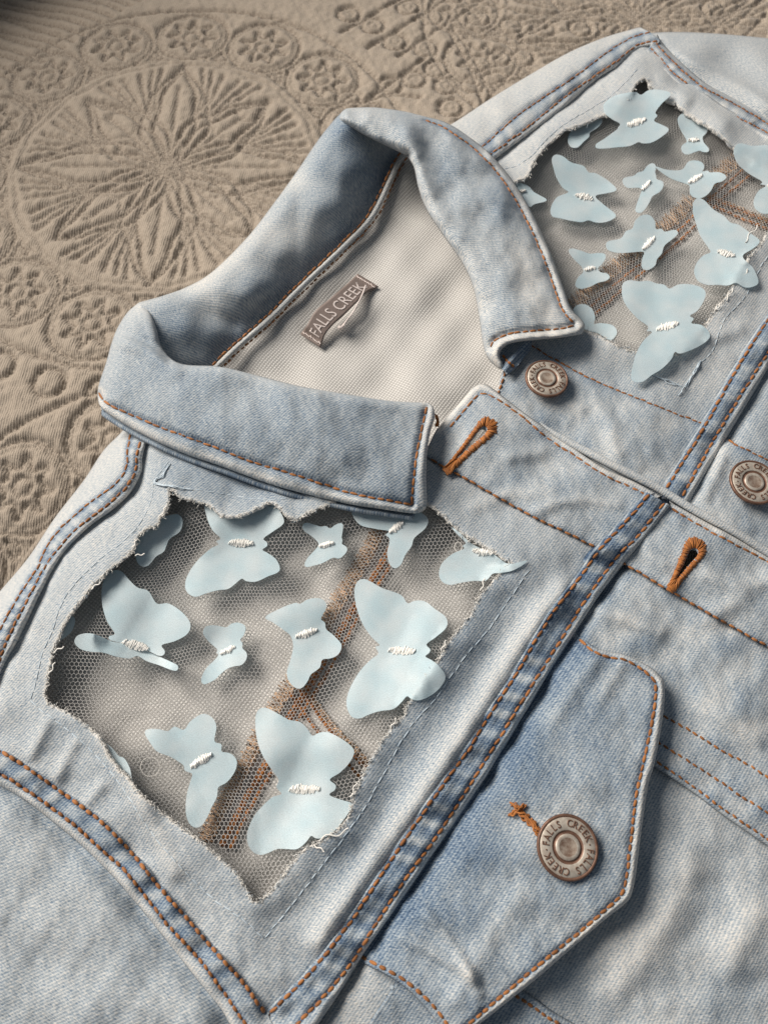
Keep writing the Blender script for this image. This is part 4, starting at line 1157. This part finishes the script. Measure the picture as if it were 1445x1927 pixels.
# ------------------------------------------------------------------ butterflies
c5 = (60, 920, 4.014); cA = (340, 920, 4.014); cB = (640, 920, 4.014); cD = (60, 1260, 4.014); cE = (340, 1260, 4.014)
k1 = (940, 120, 4.014); k2 = (1085, 120, 4.014); k3 = (940, 400, 4.014); k4 = (1085, 400, 4.014)
BF = [  # crop, outline, body axis (or None), window, curl, lift
 (c5, [(1060,195),(1110,195),(1140,240),(1120,320),(1040,380),(1000,470),(940,510),(880,580),(820,580),(790,530),(780,440),(820,340),(940,230)], None, 1, 0.3, 0.0),
 (cA, [(185,80),(195,200),(240,310),(305,375),(265,395),(290,420),(230,450),(130,540),(60,640),(35,720),(50,780),(110,815),(190,790),(280,765),(360,755),(420,710),(465,675),(490,695),(570,700),(660,660),(735,630),(750,595),(720,530),(650,480),(615,460),(655,430),(650,400),(625,375),(700,320),(770,270),(780,230),(740,150),(680,80),(500,40),(300,30)], ((365,405),(550,415)), 1, 0.35, 0.0),
 (cA, [(920,280),(950,255),(1010,270),(1060,285),(1100,280),(1130,300),(1170,270),(1225,262),(1220,340),(1215,370),(1225,390),(1215,415),(1255,440),(1250,480),(1200,525),(1150,520),(1070,560),(1000,580),(950,590),(935,570),(960,520),(1020,455),(1040,430),(1035,400),(980,350),(935,320)], ((1045,435),(1155,405)), 1, 0.6, 0.0005),
 (cB, [(90,190),(110,150),(250,100),(400,90),(560,150),(640,200),(665,240),(640,300),(560,370),(540,430),(490,500),(460,570),(410,600),(370,560),(355,480),(375,380),(340,345),(375,320),(260,300),(150,270)], ((370,330),(480,250)), 1, 0.5, 0.0005),
 (cB, [(840,290),(900,330),(1000,420),(1150,490),(1240,555),(1300,565),(1360,550),(1415,540),(1370,580),(1290,620),(1200,635),(1150,640),(1100,690),(1000,695),(900,710),(830,725),(770,700),(745,640),(770,560),(850,490),(940,450),(920,430),(950,410),(890,350)], ((1000,462),(1150,492)), 1, 0.5, 0.0016),
 (c5, [(590,1110),(630,1095),(570,1000),(535,880),(530,760),(560,660),(620,615),(680,625),(740,690),(800,745),(880,770),(930,850),(960,870),(1030,865),(1110,910),(1180,980),(1200,1040),(1170,1100),(1080,1150),(980,1180),(1005,1220),(1000,1250),(960,1260),(860,1215),(700,1170),(590,1140)], ((680,1155),(880,1208)), 1, 0.35, 0.0004),
 (cA, [(170,1080),(190,1040),(250,1030),(310,1040),(350,1045),(380,1020),(440,1010),(490,1040),(480,1100),(450,1140),(470,1165),(465,1200),(500,1240),(495,1290),(460,1330),(400,1340),(350,1360),(300,1400),(260,1440),(200,1470),(170,1475),(155,1440),(190,1360),(250,1300),(290,1250),(265,1240),(280,1215),(220,1160),(180,1110)], ((300,1245),(410,1190)), 1, 0.5, 0.0008),
 (cA, [(640,968),(760,900),(870,860),(900,870),(960,835),(1040,825),(1090,850),(1100,900),(1060,980),(1090,1010),(1100,1060),(1160,1110),(1215,1180),(1190,1250),(1130,1280),(1070,1290),(1050,1350),(985,1400),(960,1450),(920,1500),(880,1508),(840,1480),(808,1430),(805,1370),(830,1290),(850,1190),(830,1110),(770,1060),(700,1010)], ((870,1115),(1030,1065)), 1, 0.7, 0.0005),
 (cB, [(300,1180),(230,1110),(160,1000),(120,880),(108,770),(130,700),(180,680),(240,705),(320,750),(410,780),(470,810),(510,865),(560,845),(640,850),(720,910),(790,960),(810,1010),(790,1060),(720,1120),(650,1175),(680,1210),(670,1240),(640,1265),(690,1293),(740,1333),(795,1413),(760,1493),(680,1563),(590,1598),(530,1583),(505,1563),(460,1613),(400,1663),(300,1678),(220,1703),(150,1733),(90,1723),(55,1663),(50,1583),(90,1473),(160,1363),(240,1283),(290,1243),(265,1193)], ((365,1215),(565,1230)), 1, 0.4, 0.0006),
 (cE, [(-269,480),(-244,450),(-164,450),(-94,465),(-44,430),(26,455),(76,390),(166,335),(236,360),(271,430),(256,540),(306,560),(310,590),(310,620),(380,635),(425,690),(410,770),(350,850),(285,890),(275,960),(230,1050),(200,1120),(150,1185),(100,1190),(60,1150),(40,1070),(45,960),(70,860),(90,790),(60,775),(30,760),(20,720),(-74,660),(-174,620),(-224,560)], ((75,735),(235,640)), 1, 0.6, 0.0006),
 (cE, [(740,830),(690,760),(620,650),(580,540),(565,430),(570,340),(600,295),(650,290),(740,335),(820,380),(900,395),(960,450),(995,500),(1050,475),(1120,475),(1210,520),(1290,580),(1310,630),(1270,710),(1200,780),(1125,830),(1170,870),(1165,910),(1120,945),(1200,980),(1290,1010),(1280,1060),(1220,1150),(1150,1230),(1080,1270),(1020,1275),(985,1255),(950,1300),(880,1355),(800,1355),(730,1355),(660,1385),(600,1400),(540,1370),(505,1300),(510,1210),(560,1100),(640,1010),(700,960),(765,940),(725,890)], ((820,905),(1050,905)), 1, 0.4, 0.0004),
 (cD, [(540,560),(590,575),(640,630),(660,655),(700,670),(740,740),(755,810),(765,870),(690,850),(560,700)], None, 1, 0.3, 0.0026),
 (c5, [(320,970),(325,1020),(290,1090),(200,1160),(130,1220),(150,1080),(250,960)], None, 1, 0.3, -0.0005),
 (k2, [(200,320),(215,290),(290,240),(400,215),(450,215),(485,235),(540,200),(620,195),(700,215),(700,245),(640,300),(590,370),(610,390),(580,430),(640,460),(695,495),(640,550),(560,595),(490,600),(465,590),(400,620),(300,630),(200,640),(145,635),(145,605),(200,570),(310,490),(305,480),(330,455),(270,420),(215,375)], ((380,465),(520,420)), 2, 0.8, 0.0030),
 (k1, [(520,540),(515,590),(540,630),(590,630),(630,590),(675,550),(680,520),(740,480),(770,440),(755,405),(640,420),(560,480)], None, 2, 0.3, 0.0),
 (k2, [(760,420),(780,385),(810,380),(840,415),(880,430),(900,450),(950,450),(990,490),(970,530),(950,550),(955,590),(995,640),(990,665),(950,665),(925,655),(880,670),(830,685),(795,665),(790,620),(830,590),(820,560),(780,490)], ((840,575),(920,575)), 2, 0.5, 0.0003),
 (k1, [(395,740),(400,700),(430,685),(480,700),(540,745),(630,770),(670,820),(720,825),(800,870),(880,940),(860,965),(790,980),(720,1000),(780,1060),(875,1140),(840,1180),(770,1200),(710,1195),(670,1180),(620,1195),(540,1185),(450,1165),(395,1150),(385,1090),(430,1010),(520,970),(480,940),(430,860)], ((570,985),(700,1020)), 2, 0.5, 0.0004),
 (k2, [(345,890),(360,860),(430,845),(460,820),(500,810),(530,770),(570,750),(595,770),(590,820),(600,850),(600,870),(650,890),(650,930),(620,970),(570,1000),(550,1040),(520,1090),(480,1125),(445,1115),(445,1080),(480,980),(490,950),(465,935),(380,935)], ((490,955),(555,885)), 2, 0.7, 0.0008),
 (k2, [(595,775),(680,800),(790,800),(840,740),(900,730),(950,750),(960,790),(940,815),(990,805),(1000,820),(1080,820),(1130,855),(1090,890),(1040,905),(1010,960),(960,1005),(900,1015),(855,980),(850,920),(820,905),(720,870),(640,820)], ((840,900),(945,840)), 2, 0.7, 0.0008),
 (k4, [(220,240),(240,215),(330,195),(370,140),(420,120),(440,60),(490,20),(550,20),(590,70),(595,125),(640,120),(660,145),(740,130),(765,155),(720,200),(660,250),(640,310),(605,350),(590,400),(530,435),(490,410),(495,340),(510,300),(470,295),(330,305),(240,285)], ((495,275),(590,185)), 2, 0.7, 0.0010),
 (k3, [(520,290),(550,270),(620,290),(680,310),(740,305),(790,310),(800,340),(770,390),(740,420),(760,450),(810,460),(830,490),(800,515),(740,530),(680,560),(610,575),(570,550),(590,490),(630,450),(620,410),(560,350)], ((640,435),(720,415)), 2, 0.4, 0.0002),
 (k4, [(875,-24),(880,-84),(915,-109),(960,-94),(1030,-24),(1110,26),(1160,76),(1220,91),(1310,156),(1380,215),(1330,270),(1250,330),(1330,420),(1370,520),(1340,555),(1270,565),(1200,530),(1140,550),(1060,545),(980,545),(910,510),(885,440),(910,370),(960,320),(1010,300),(990,260),(930,170),(890,50)], ((1060,290),(1190,325)), 2, 0.5, 0.0022),
 (k4, [(340,580),(350,530),(400,510),(470,520),(540,515),(600,535),(660,545),(700,575),(760,545),(840,540),(930,560),(970,600),(960,660),(910,740),(850,780),(885,800),(860,835),(940,850),(1000,910),(990,960),(900,1020),(780,1065),(740,1050),(710,1110),(640,1180),(560,1230),(500,1275),(440,1280),(410,1250),(420,1170),(450,1060),(500,970),(570,900),(525,895),(540,860),(460,800),(380,710),(345,640)], ((600,880),(765,835)), 2, 0.5, 0.0042),
 (k2, [(1185,680),(1195,620),(1240,600),(1320,620),(1450,615),(1560,650),(1600,760),(1560,850),(1520,900),(1600,950),(1620,1050),(1540,1120),(1450,1130),(1400,1130),(1345,1090),(1335,1030),(1370,960),(1430,920),(1380,910),(1400,890),(1300,830),(1220,760)], ((1435,920),(1530,930)), 2, 0.5, 0.0020),
 (k1, [(100,890),(210,920),(260,970),(350,1020),(340,1040),(260,1060),(220,1080),(140,1000)], ((150,965),(195,958)), 2, 0.4, 0.0002),
 (k3, [(560,720),(620,690),(690,720),(720,790),(710,840),(760,835),(850,850),(885,900),(860,950),(820,960),(740,910),(640,880),(560,800)], None, 2, 0.3, -0.0008),
]
def satin_body(a, b, zf, parent):
    a, b = np.array(a), np.array(b)
    n = 26
    u = b - a; Ln = np.hypot(*u); v = np.array([-u[1], u[0]]) / Ln
    paths, rad = [], []
    for i in range(n):
        t = (i + 0.5) / n
        c = a + u * t + v * RNG.normal(0, 0.8)
        w = Ln * 0.16 * math.sin(math.pi * (0.12 + 0.76 * t)) * RNG.uniform(0.7, 1.25)
        q = np.array([c - v * w + u * 0.03, c, c + v * w - u * 0.03])
        z = zf(q) + np.array([0.0001, 0.0007 * RNG.uniform(0.6, 1.3), 0.0001])
        paths.append(unproj(smooth(q, 1.5) if w > 2 else q, np.interp(np.linspace(0, 2, len(smooth(q, 1.5)) if w > 2 else 3), [0, 1, 2], z)))
        rad.append(RNG.uniform(0.00013, 0.0002))
    V, Fc = tubes(paths, rad, 5)
    mesh_obj('embroidered_body', V, Fc, WHITETHREAD, parent, {'tone': RNG.uniform(0.2, 1, len(V))})
for idx, (crop, pts, body, win, curl, lift) in enumerate(BF):
    poly = smooth(C(*crop, pts), 3.0, True)
    zt = Zt1 if win == 1 else Zt2
    ax = None
    if body: ax = np.array(C(*crop, body))
    cen = poly.mean(0)
    wv = waves(6, 50, 140, 100 + idx)
    size = np.hypot(*(poly.max(0) - poly.min(0)))
    tilt = RNG.uniform(-1, 1, 2)
    over = idx in (4, 8, 13, 21, 22, 23)
    wl = W1loop if win == 1 else W2loop
    def zb(P, over=over, wl=wl, ax=ax, cen=cen, zt=zt, curl=curl, lift=lift, wv=wv, size=size, tilt=tilt):
        if ax is not None: d = pdist(P, ax)[0]
        else: d = np.hypot(*(P - cen).T)
        k = d / size
        z0 = zt(P); z0 = z0 if lift < -0.001 else np.maximum(0.45 * z0 + 0.55 * zt(cen[None])[0], z0)
        zo = z0 + 0.0009 + lift + curl * 0.006 * k ** 1.4 + 0.00006 * wv(P) * np.clip(k * 3, 0, 1) + 0.000004 * (P - cen) @ tilt
        if over:
            din = np.where(inside(P, wl), pdist(P, wl)[0], 0)
            zo = np.maximum(zo, Zf(P) + 0.0009 - 0.00012 * din)
        return zo
    b = panel('butterfly', poly, zb, SATIN, JACKET, step=8, ostep=3, rings=(4,), thick=0.00015, sharp=True)
    if body: satin_body(ax[0], ax[1], zb, b)
    if idx == 5:   # its lower wings curl up into a narrow strip
        pw_ = smooth(C(*c5, [(325,1160),(345,1110),(420,1090),(500,1105),(600,1150),(680,1168),(860,1222),(960,1265),(1060,1310),(1105,1335),(1100,1370),(1060,1370),(960,1330),(870,1300),(800,1260),(740,1280),(640,1265),(540,1235),(450,1230),(370,1210)]), 3, True)
        axl = np.array(C(*c5, [(590, 1140), (960, 1262)]))
        zw = lambda P: Zt1(P) + 0.0016 + 0.0045 * np.clip(pdist(P, axl)[0] / 30, 0, 1) + 0.00002 * np.maximum(0, axl[0][0] - P[:, 0])
        panel('folded_wing', pw_, zw, SATIN, b, step=6, ostep=3, rings=(3,), thick=0.00015, sharp=True)

# ------------------------------------------------------------------ hand stitching round the cut-outs
HS = [(Zyoke, yoke, [(318, 868), (303, 890), (291, 905), (286, 940), (270, 975), (243, 1010), (190, 1050), (140, 1100), (115, 1140), (98, 1190), (80, 1230), (66, 1290), (57, 1318)], 20),
      (Zyoke, yoke, [(290, 908), (320, 915), (360, 920), (420, 930), (490, 940), (540, 938), (600, 925)], 20),
      (Zyoke, yoke, [(57, 1318), (90, 1345), (130, 1375), (180, 1420), (230, 1480), (280, 1560), (330, 1620), (400, 1690), (450, 1725), (498, 1766)], 20),
      (Zyoke, yoke, [(498, 1766), (540, 1715), (590, 1650), (640, 1585), (680, 1530), (720, 1460), (770, 1370), (815, 1320), (850, 1270), (880, 1230), (915, 1190), (950, 1140), (985, 1085), (998, 1072)], 20),
      (Zyr, yoke_r, [(925, 325), (985, 305), (1030, 260), (1060, 235), (1110, 205), (1150, 180), (1200, 130)], 12),
      (Zyr, yoke_r, [(1445, 480), (1420, 520), (1400, 560), (1360, 605), (1340, 660), (1310, 690), (1287, 730)], 14),
      (Zyr, yoke_r, [(1190, 695), (1230, 708), (1260, 718), (1284, 730)], 12)]
for zf_, par, pts, pit in HS:
    stitches(smooth(pts), zf_, par, BLUETHREAD, pit, 0.9, 0.00013, 0.0001)
# the doubled, knotted ends of the hand stitching
def tangle(pts, zf_, par, mat, n, spread, r, name='thread_knot', hz=0.0008):
    paths = []
    L = smooth(pts)
    for i in range(n):
        a, b = sorted(RNG.uniform(0, 1, 2)); b = max(b, a + 0.25)
        i0, i1 = int(a * (len(L) - 1)), max(int(min(b, 1) * (len(L) - 1)), int(a * (len(L) - 1)) + 3)
        q = L[i0:i1 + 1] if len(L[i0:i1 + 1]) > 3 else L
        q = smooth(resample(q, 9) + RNG.normal(0, spread, resample(q, 9).shape), 3)
        paths.append(unproj(q, zf_(q) + 0.0003 + hz * RNG.uniform(0, 1) * np.sin(np.linspace(0, np.pi, len(q)))))
    V, Fc = tubes(paths, [r] * len(paths), 5)
    return mesh_obj(name, V, Fc, mat, par, {'tone': RNG.uniform(0.2, 1, len(V))}, kind='stuff')
tangle([(322, 868), (305, 893), (291, 908), (320, 915), (362, 922)], Zyoke, yoke, BLUETHREAD, 9, 1.6, 0.00016)
tangle([(1320, 675), (1306, 700), (1290, 725), (1275, 748)], Zyr, yoke_r, BLUETHREAD, 8, 1.4, 0.00017)
tangle([(1210, 700), (1250, 714), (1285, 730)], Zyr, yoke_r, BLUETHREAD, 5, 1.2, 0.00015)

# ------------------------------------------------------------------ frayed edges
def fray(loop, zf_, par, n, seed, ln=(3, 10), r=0.00009, mat=FRAY):
    g = np.random.default_rng(seed)
    T = np.roll(loop, -1, 0) - np.roll(loop, 1, 0); T /= np.hypot(T[:, 0], T[:, 1])[:, None]
    Nn = np.stack([-T[:, 1], T[:, 0]], 1)
    cen = loop.mean(0)
    paths = []
    for i in g.integers(0, len(loop), n):
        k = g.uniform(*ln)
        d = Nn[i] * g.choice([-1, 1]) * g.uniform(0.1, 1) + T[i] * g.normal(0, 0.9)
        d /= np.hypot(*d)
        p = loop[i] + g.normal(0, 1.2, 2)
        m = p + d * k * 0.5 + g.normal(0, k * 0.22, 2)
        q = smooth([p, m, p + d * k + g.normal(0, k * 0.25, 2)], 2.0)
        z = zf_(p[None])[0] + 0.0001 + np.sin(np.linspace(0, np.pi, len(q))) * 0.0007 * g.uniform(0, 1)
        paths.append(unproj(q, z))
    V, Fc = tubes(paths, [r] * len(paths), 3)
    mesh_obj('frayed_edge', V, Fc, mat, par, {'tone': g.uniform(0, 1, len(V))}, kind='stuff')
fray(W1s, Zyoke, yoke, 1800, 81, (2, 6)); fray(W1s, Zyoke, yoke, 250, 82, (2, 6), mat=BLUEFRAY)
fray(W2s, Zyr, yoke_r, 900, 83, (2, 5)); fray(W2s, Zyr, yoke_r, 300, 84, (2, 7), mat=BLUEFRAY)
def curls(specs, zf_, par):
    paths = []
    for p, ang, k in specs:
        t = np.linspace(0, 1, 22)
        d = np.array([math.cos(ang), math.sin(ang)]); v = np.array([-d[1], d[0]])
        q = np.array(p) + np.outer(t * k, d) + np.outer(np.sin(t * 9 + RNG.uniform(0, 6)) * k * 0.07, v)
        paths.append(unproj(q, zf_(q) + 0.0004 + 0.0012 * t))
    V, Fc = tubes(paths, [0.00022] * len(paths), 5)
    mesh_obj('loose_thread', V, Fc, FRAY, par, {'tone': RNG.uniform(0.5, 1, len(V))}, kind='stuff')
curls([((100, 1228), -0.5, 24), ((93, 1270), -1.1, 26), ((255, 1045), -0.1, 18), ((300, 975), -1.0, 26), ((252, 1030), -1.2, 16), ((172, 1108), -0.6, 22),
       ((600, 1580), -0.3, 60), ((590, 1590), 0.5, 24), ((905, 1112), -1.3, 24), ((660, 1500), -1.2, 30), ((735, 1370), -1.0, 22), ((830, 1225), -1.1, 22)], Zyoke, yoke)
curls([((1395, 525), -1.0, 22), ((1365, 565), -1.0, 26), ((1345, 585), -0.9, 20), ((1400, 455), -0.9, 40)], Zyr, yoke_r)
# long loose loop of thread lying on the net
lp = smooth([(250, 1432), (262, 1428), (268, 1450), (274, 1470), (290, 1460), (286, 1440), (268, 1425), (255, 1436)])
t = np.linspace(0, 2 * np.pi, 40)
loop1 = np.stack([283 + 18 * np.cos(t), 1443 + 18 * np.sin(t)], 1)
loop2 = np.stack([862 + 7 * np.cos(t), 1029 + 9 * np.sin(t)], 1)
V, Fc = tubes([unproj(loop1, Zt1(loop1) + 0.001), unproj(loop2, Zt1(loop2) + 0.001)], [0.00007, 0.0001], 4)
mesh_obj('loose_thread', V, Fc, FRAY, JACKET, {'tone': np.ones(len(V))}, kind='stuff')

# ------------------------------------------------------------------ buttonholes
def buttonhole(kh, khin, zf_, par_label):
    loop = np.vstack([kh, kh[:1]]); L = resample(loop, 1.7)[:-1]
    inn = resample(np.vstack([khin, khin[:1]]), 1.0)
    paths = []; rad = []
    for p in L:
        q = inn[((inn - p) ** 2).sum(1).argmin()]
        p2 = p + (p - q) * 0.10 * RNG.normal(0.6, 1.0); q2 = q + (p - q) * 0.1 + RNG.normal(0, 0.6, 2)
        m = (p2 + q2) / 2 + RNG.normal(0, 0.5, 2)
        z = zf_(np.array([p2, m, q2]))
        c = unproj(np.array([p2, m, q2]), z + np.array([0.0, 0.0012, 0.0003]) * RNG.uniform(0.6, 1.5))
        tt = np.linspace(0, 1, 6)[:, None]
        paths.append((1 - tt) ** 2 * c[0] + 2 * tt * (1 - tt) * (c[1] * 1.0 + np.array([0, 0, 0.0004])) + tt ** 2 * c[2])
        rad.append(RNG.uniform(0.00018, 0.00028))
    # purl ridge along the slit and bar tack at the foot
    V, Fc = tubes(paths, rad, 5)
    o = mesh_obj('buttonhole', V, Fc, ORANGE_BRIGHT, JACKET, {'tone': np.repeat(RNG.uniform(0, 1, len(paths)), 30)})
    o['label'] = par_label
    tip = kh[0] * 0.5 + kh[-1] * 0.5
    d = (kh[11] - kh[0]); d /= np.hypot(*d); v = np.array([-d[1], d[0]])
    bp = []
    for i in range(9):
        c = tip + d * (i * 1.8 - 7)
        q = np.array([c - v * 7, c + RNG.normal(0, .5, 2), c + v * 7])
        bp.append(unproj(q, zf_(q) + np.array([0.0001, 0.0010, 0.0001])))
    V, Fc = tubes(bp, [0.00032] * 9, 5)
    mesh_obj('bar_tack', V, Fc, ORANGE_BRIGHT, o, {'tone': RNG.uniform(0, 1, len(V))})
buttonhole(KH1, KH1in, Zpl, 'amber stitched buttonhole beside the collar')
buttonhole(KH2, KH2in, Zpl, 'amber stitched buttonhole beside the yoke seam')
b3 = tangle([(958, 1533), (975, 1528), (990, 1540), (1005, 1555), (1022, 1572)], Zpf, JACKET, ORANGE_BRIGHT, 26, 3.4, 0.00028, 'buttonhole', 0.0012)
del b3['kind']; b3['label'] = 'amber stitched buttonhole half hidden by the flap button'
tangle([(820, 782), (824, 792), (822, 802)], Zpl, pl, ORANGE_BRIGHT, 8, 1.5, 0.0003, 'bar_tack', 0.0003)
tangle([(962, 1512), (976, 1520), (985, 1515), (966, 1530)], Zpf, b3, ORANGE_BRIGHT, 10, 4.0, 0.0002, 'loose_thread', 0.002)

# ------------------------------------------------------------------ buttons
def text_mesh(s, size):
    cu = bpy.data.curves.new('lettering', 'FONT')
    cu.body = s; cu.size = size; cu.align_x = 'CENTER'; cu.align_y = 'CENTER'
    cu.extrude = 0.00012; cu.bevel_depth = 0.00003; cu.resolution_u = 3
    ob = bpy.data.objects.new('lettering', cu)
    COL.objects.link(ob)
    dg = bpy.context.evaluated_depsgraph_get()
    me = bpy.data.meshes.new_from_object(ob.evaluated_get(dg))
    bpy.data.objects.remove(ob); bpy.data.curves.remove(cu)
    V = np.array([v.co[:] for v in me.vertices]) if len(me.vertices) else np.zeros((0, 3))
    Fl = [tuple(p.vertices) for p in me.polygons]
    bpy.data.meshes.remove(me)
    return V, Fl
def poly_mesh(name, V, Fl, mat, parent, smooth_shade=False):
    me = bpy.data.meshes.new(name); me.from_pydata([tuple(v) for v in V], [], Fl); me.update()
    me.materials.append(mat)
    o = bpy.data.objects.new(name, me); COL.objects.link(o); o.parent = parent
    return o
def lathe(prof, n=64):
    prof = np.array(prof); a = np.arange(n) * 2 * np.pi / n
    V = np.stack([np.outer(prof[:, 0], np.cos(a)), np.outer(prof[:, 0], np.sin(a)), np.outer(prof[:, 1], np.ones(n))], 2).reshape(-1, 3)
    i = np.arange(len(prof) - 1)[:, None] * n; j = np.arange(n)[None]; j2 = (j + 1) % n
    return V, np.stack([i + j, i + j2, i + n + j2, i + n + j], 2).reshape(-1, 4)
letters = {ch: text_mesh(ch, 0.0027) for ch in 'FALSCREK'}
dotv = lathe([(0.00001, 0.00014), (0.00022, 0.00010), (0.00026, -0.0001)], 8)
def button(px, z, r_px, tilt, rot, label, par=None):
    c = unproj([px], z)[0]
    depth = c[1] * CP + (CAM_H - c[2]) * SP
    R = r_px * depth / F_PX
    k = R / 0.0085
    M = Matrix.Translation(Vector(c)) @ Matrix.Rotation(tilt[0], 4, 'X') @ Matrix.Rotation(tilt[1], 4, 'Y') @ Matrix.Diagonal((k, k, k, 1))
    def X(V): 
        V4 = np.column_stack([V, np.ones(len(V))]) @ np.array(M).T
        return V4[:, :3]
    base = [(0.0030, -0.0030), (0.0034, -0.0012), (0.0078, -0.0008), (0.0084, -0.0003), (0.0085, 0.0003), (0.0083, 0.0007), (0.0079, 0.0008), (0.0076, 0.00055)]
    V, Fc = lathe(base)
    o = mesh_obj('button', X(V), Fc, COPPER, JACKET)
    o['label'] = label
    face = [(0.0076, 0.00056), (0.0073, 0.00075), (0.0046, 0.00085), (0.0043, 0.00070)]
    V, Fc = lathe(face); mesh_obj('ring', X(V), Fc, BRASS, o)
    groove = [(0.0043, 0.00071), (0.0040, 0.00045), (0.0036, 0.00045), (0.0034, 0.0007)]
    V, Fc = lathe(groove); mesh_obj('inner_groove', X(V), Fc, COPPER, o)
    hub = [(0.0034, 0.00069), (0.0032, 0.00092), (0.0024, 0.00078)]
    dish = [(0.0024, 0.00078), (0.0016, 0.00062), (0.0008, 0.00056), (0.00002, 0.00055)]
    V, Fc = lathe(dish); mesh_obj('hub_dish', X(V), Fc, DISH, o)
    V, Fc = lathe(hub); mesh_obj('hub', X(V), Fc, BRASS, o)
    VV, FF, b = [], [], 0
    s = '.FALLS CREEK.FALLS CREEK'
    for i, ch in enumerate(s):
        a = math.pi + rot - i * 2 * math.pi / len(s)
        if ch == ' ': continue
        lv, lf = (dotv[0], [tuple(f) for f in dotv[1]]) if ch == '.' else letters[ch]
        ph = a - math.pi / 2
        ca, sa = math.cos(ph), math.sin(ph)
        q = lv.copy()
        q[:, 0] *= 0.85
        q = np.stack([q[:, 0] * ca - (q[:, 1] + 0.0060) * sa, q[:, 0] * sa + (q[:, 1] + 0.0060) * ca, q[:, 2] + 0.00086], 1)
        VV.append(q); FF += [tuple(np.array(f) + b) for f in lf]; b += len(q)
    poly_mesh('lettering', X(np.vstack(VV)), FF, COPPER, o)
button((1028, 713), 0.0205, 41, (0.02, 0.05), -0.15, 'round metal button near the collar tip')
button((1417, 908), 0.0205, 46, (0.02, 0.04), 0.0, 'round metal button further down the placket')
button((1067, 1594), float(Zpf(np.array([[1067, 1594]]))[0]) + 0.0022, 58.5, (0.05, 0.03), 0.1, 'round metal button on the pocket flap')

# ------------------------------------------------------------------ neck label
def label():
    Lf = smooth(C(540, 500, 5.558, [(140, 715), (210, 620), (290, 480), (420, 370), (560, 250), (650, 170), (740, 82)]), 2)
    Rt = smooth(C(540, 500, 5.558, [(350, 850), (400, 720), (490, 610), (610, 500), (730, 380), (840, 270), (955, 215)]), 2)
    nu, nv = 44, 12
    def ev(u, v):
        u = np.asarray(u); v = np.asarray(v)
        a = np.stack([np.interp(u, np.linspace(0, 1, len(Lf)), Lf[:, k]) for k in (0, 1)], -1)
        b = np.stack([np.interp(u, np.linspace(0, 1, len(Rt)), Rt[:, k]) for k in (0, 1)], -1)
        p = a * (1 - v[..., None]) + b * v[..., None]
        e = np.clip(np.minimum(u, 1 - u) / 0.12, 0, 1)
        e = e * e * (3 - 2 * e)
        z = 0.0085 + e * (0.0066 * np.sin(np.pi * np.clip(u, 0, 1)) ** 0.6 - 0.0022 * v) + 0.0003 * np.sin(u * 21)
        return p, z
    U, Vv = np.meshgrid(np.linspace(0, 1, nu), np.linspace(0, 1, nv))
    p, z = ev(U.ravel(), Vv.ravel())
    W = unproj(p, z)
    i = np.arange(nv - 1)[:, None] * nu; j = np.arange(nu - 1)[None]
    Fc = np.stack([i + j, i + nu + j, i + nu + j + 1, i + j + 1], 2).reshape(-1, 4)
    o = mesh_obj('neck_label', W, Fc, LABEL, JACKET)
    md = o.modifiers.new('thickness', 'SOLIDIFY'); md.thickness = 0.0005; md.offset = -1
    o['label'] = 'small taupe brand label arching off the inside back'
    V, Fl = text_mesh('FALLS CREEK', 1.0)
    x0, x1 = V[:, 0].min(), V[:, 0].max(); y0, y1 = V[:, 1].min(), V[:, 1].max()
    u = 0.085 + 0.83 * (V[:, 0] - x0) / (x1 - x0); v = 0.80 - 0.56 * (V[:, 1] - y0) / (y1 - y0)
    p, z = ev(u, v)
    W = unproj(p, z + 0.00012 + 0.00004 * (V[:, 2] > 0))
    poly_mesh('lettering', W, Fl, PRINT, o)
    cord = smooth(C(540, 500, 5.558, [(825, 205), (790, 300), (740, 400), (690, 490), (620, 580), (590, 630)]), 2)
    blob = smooth(C(540, 500, 5.558, [(610, 590), (570, 650), (545, 640)]), 2)
    V, Fc = tubes([unproj(cord, np.linspace(0.0150, 0.0115, len(cord))), unproj(blob, 0.0108)], [0.00032, np.linspace(0.0004, 0.0009, len(blob))], 7)
    mesh_obj('hanging_cord', V, Fc, PRINT, o)
    # tacking stitches at the two ends
    for uu in (0.035, 0.965):
        vv = np.linspace(0.1, 0.9, 8)
        p, z = ev(np.full(8, uu), vv)
        paths = [unproj(np.array([p[k] + RNG.normal(0, 1, 2) - 2, p[k] + 2]), z[k] + 0.0003) for k in range(8)]
        V, Fc = tubes(paths, [0.0002] * 8, 4)
        mesh_obj('tacking_stitches', V, Fc, PRINT, o)
label()
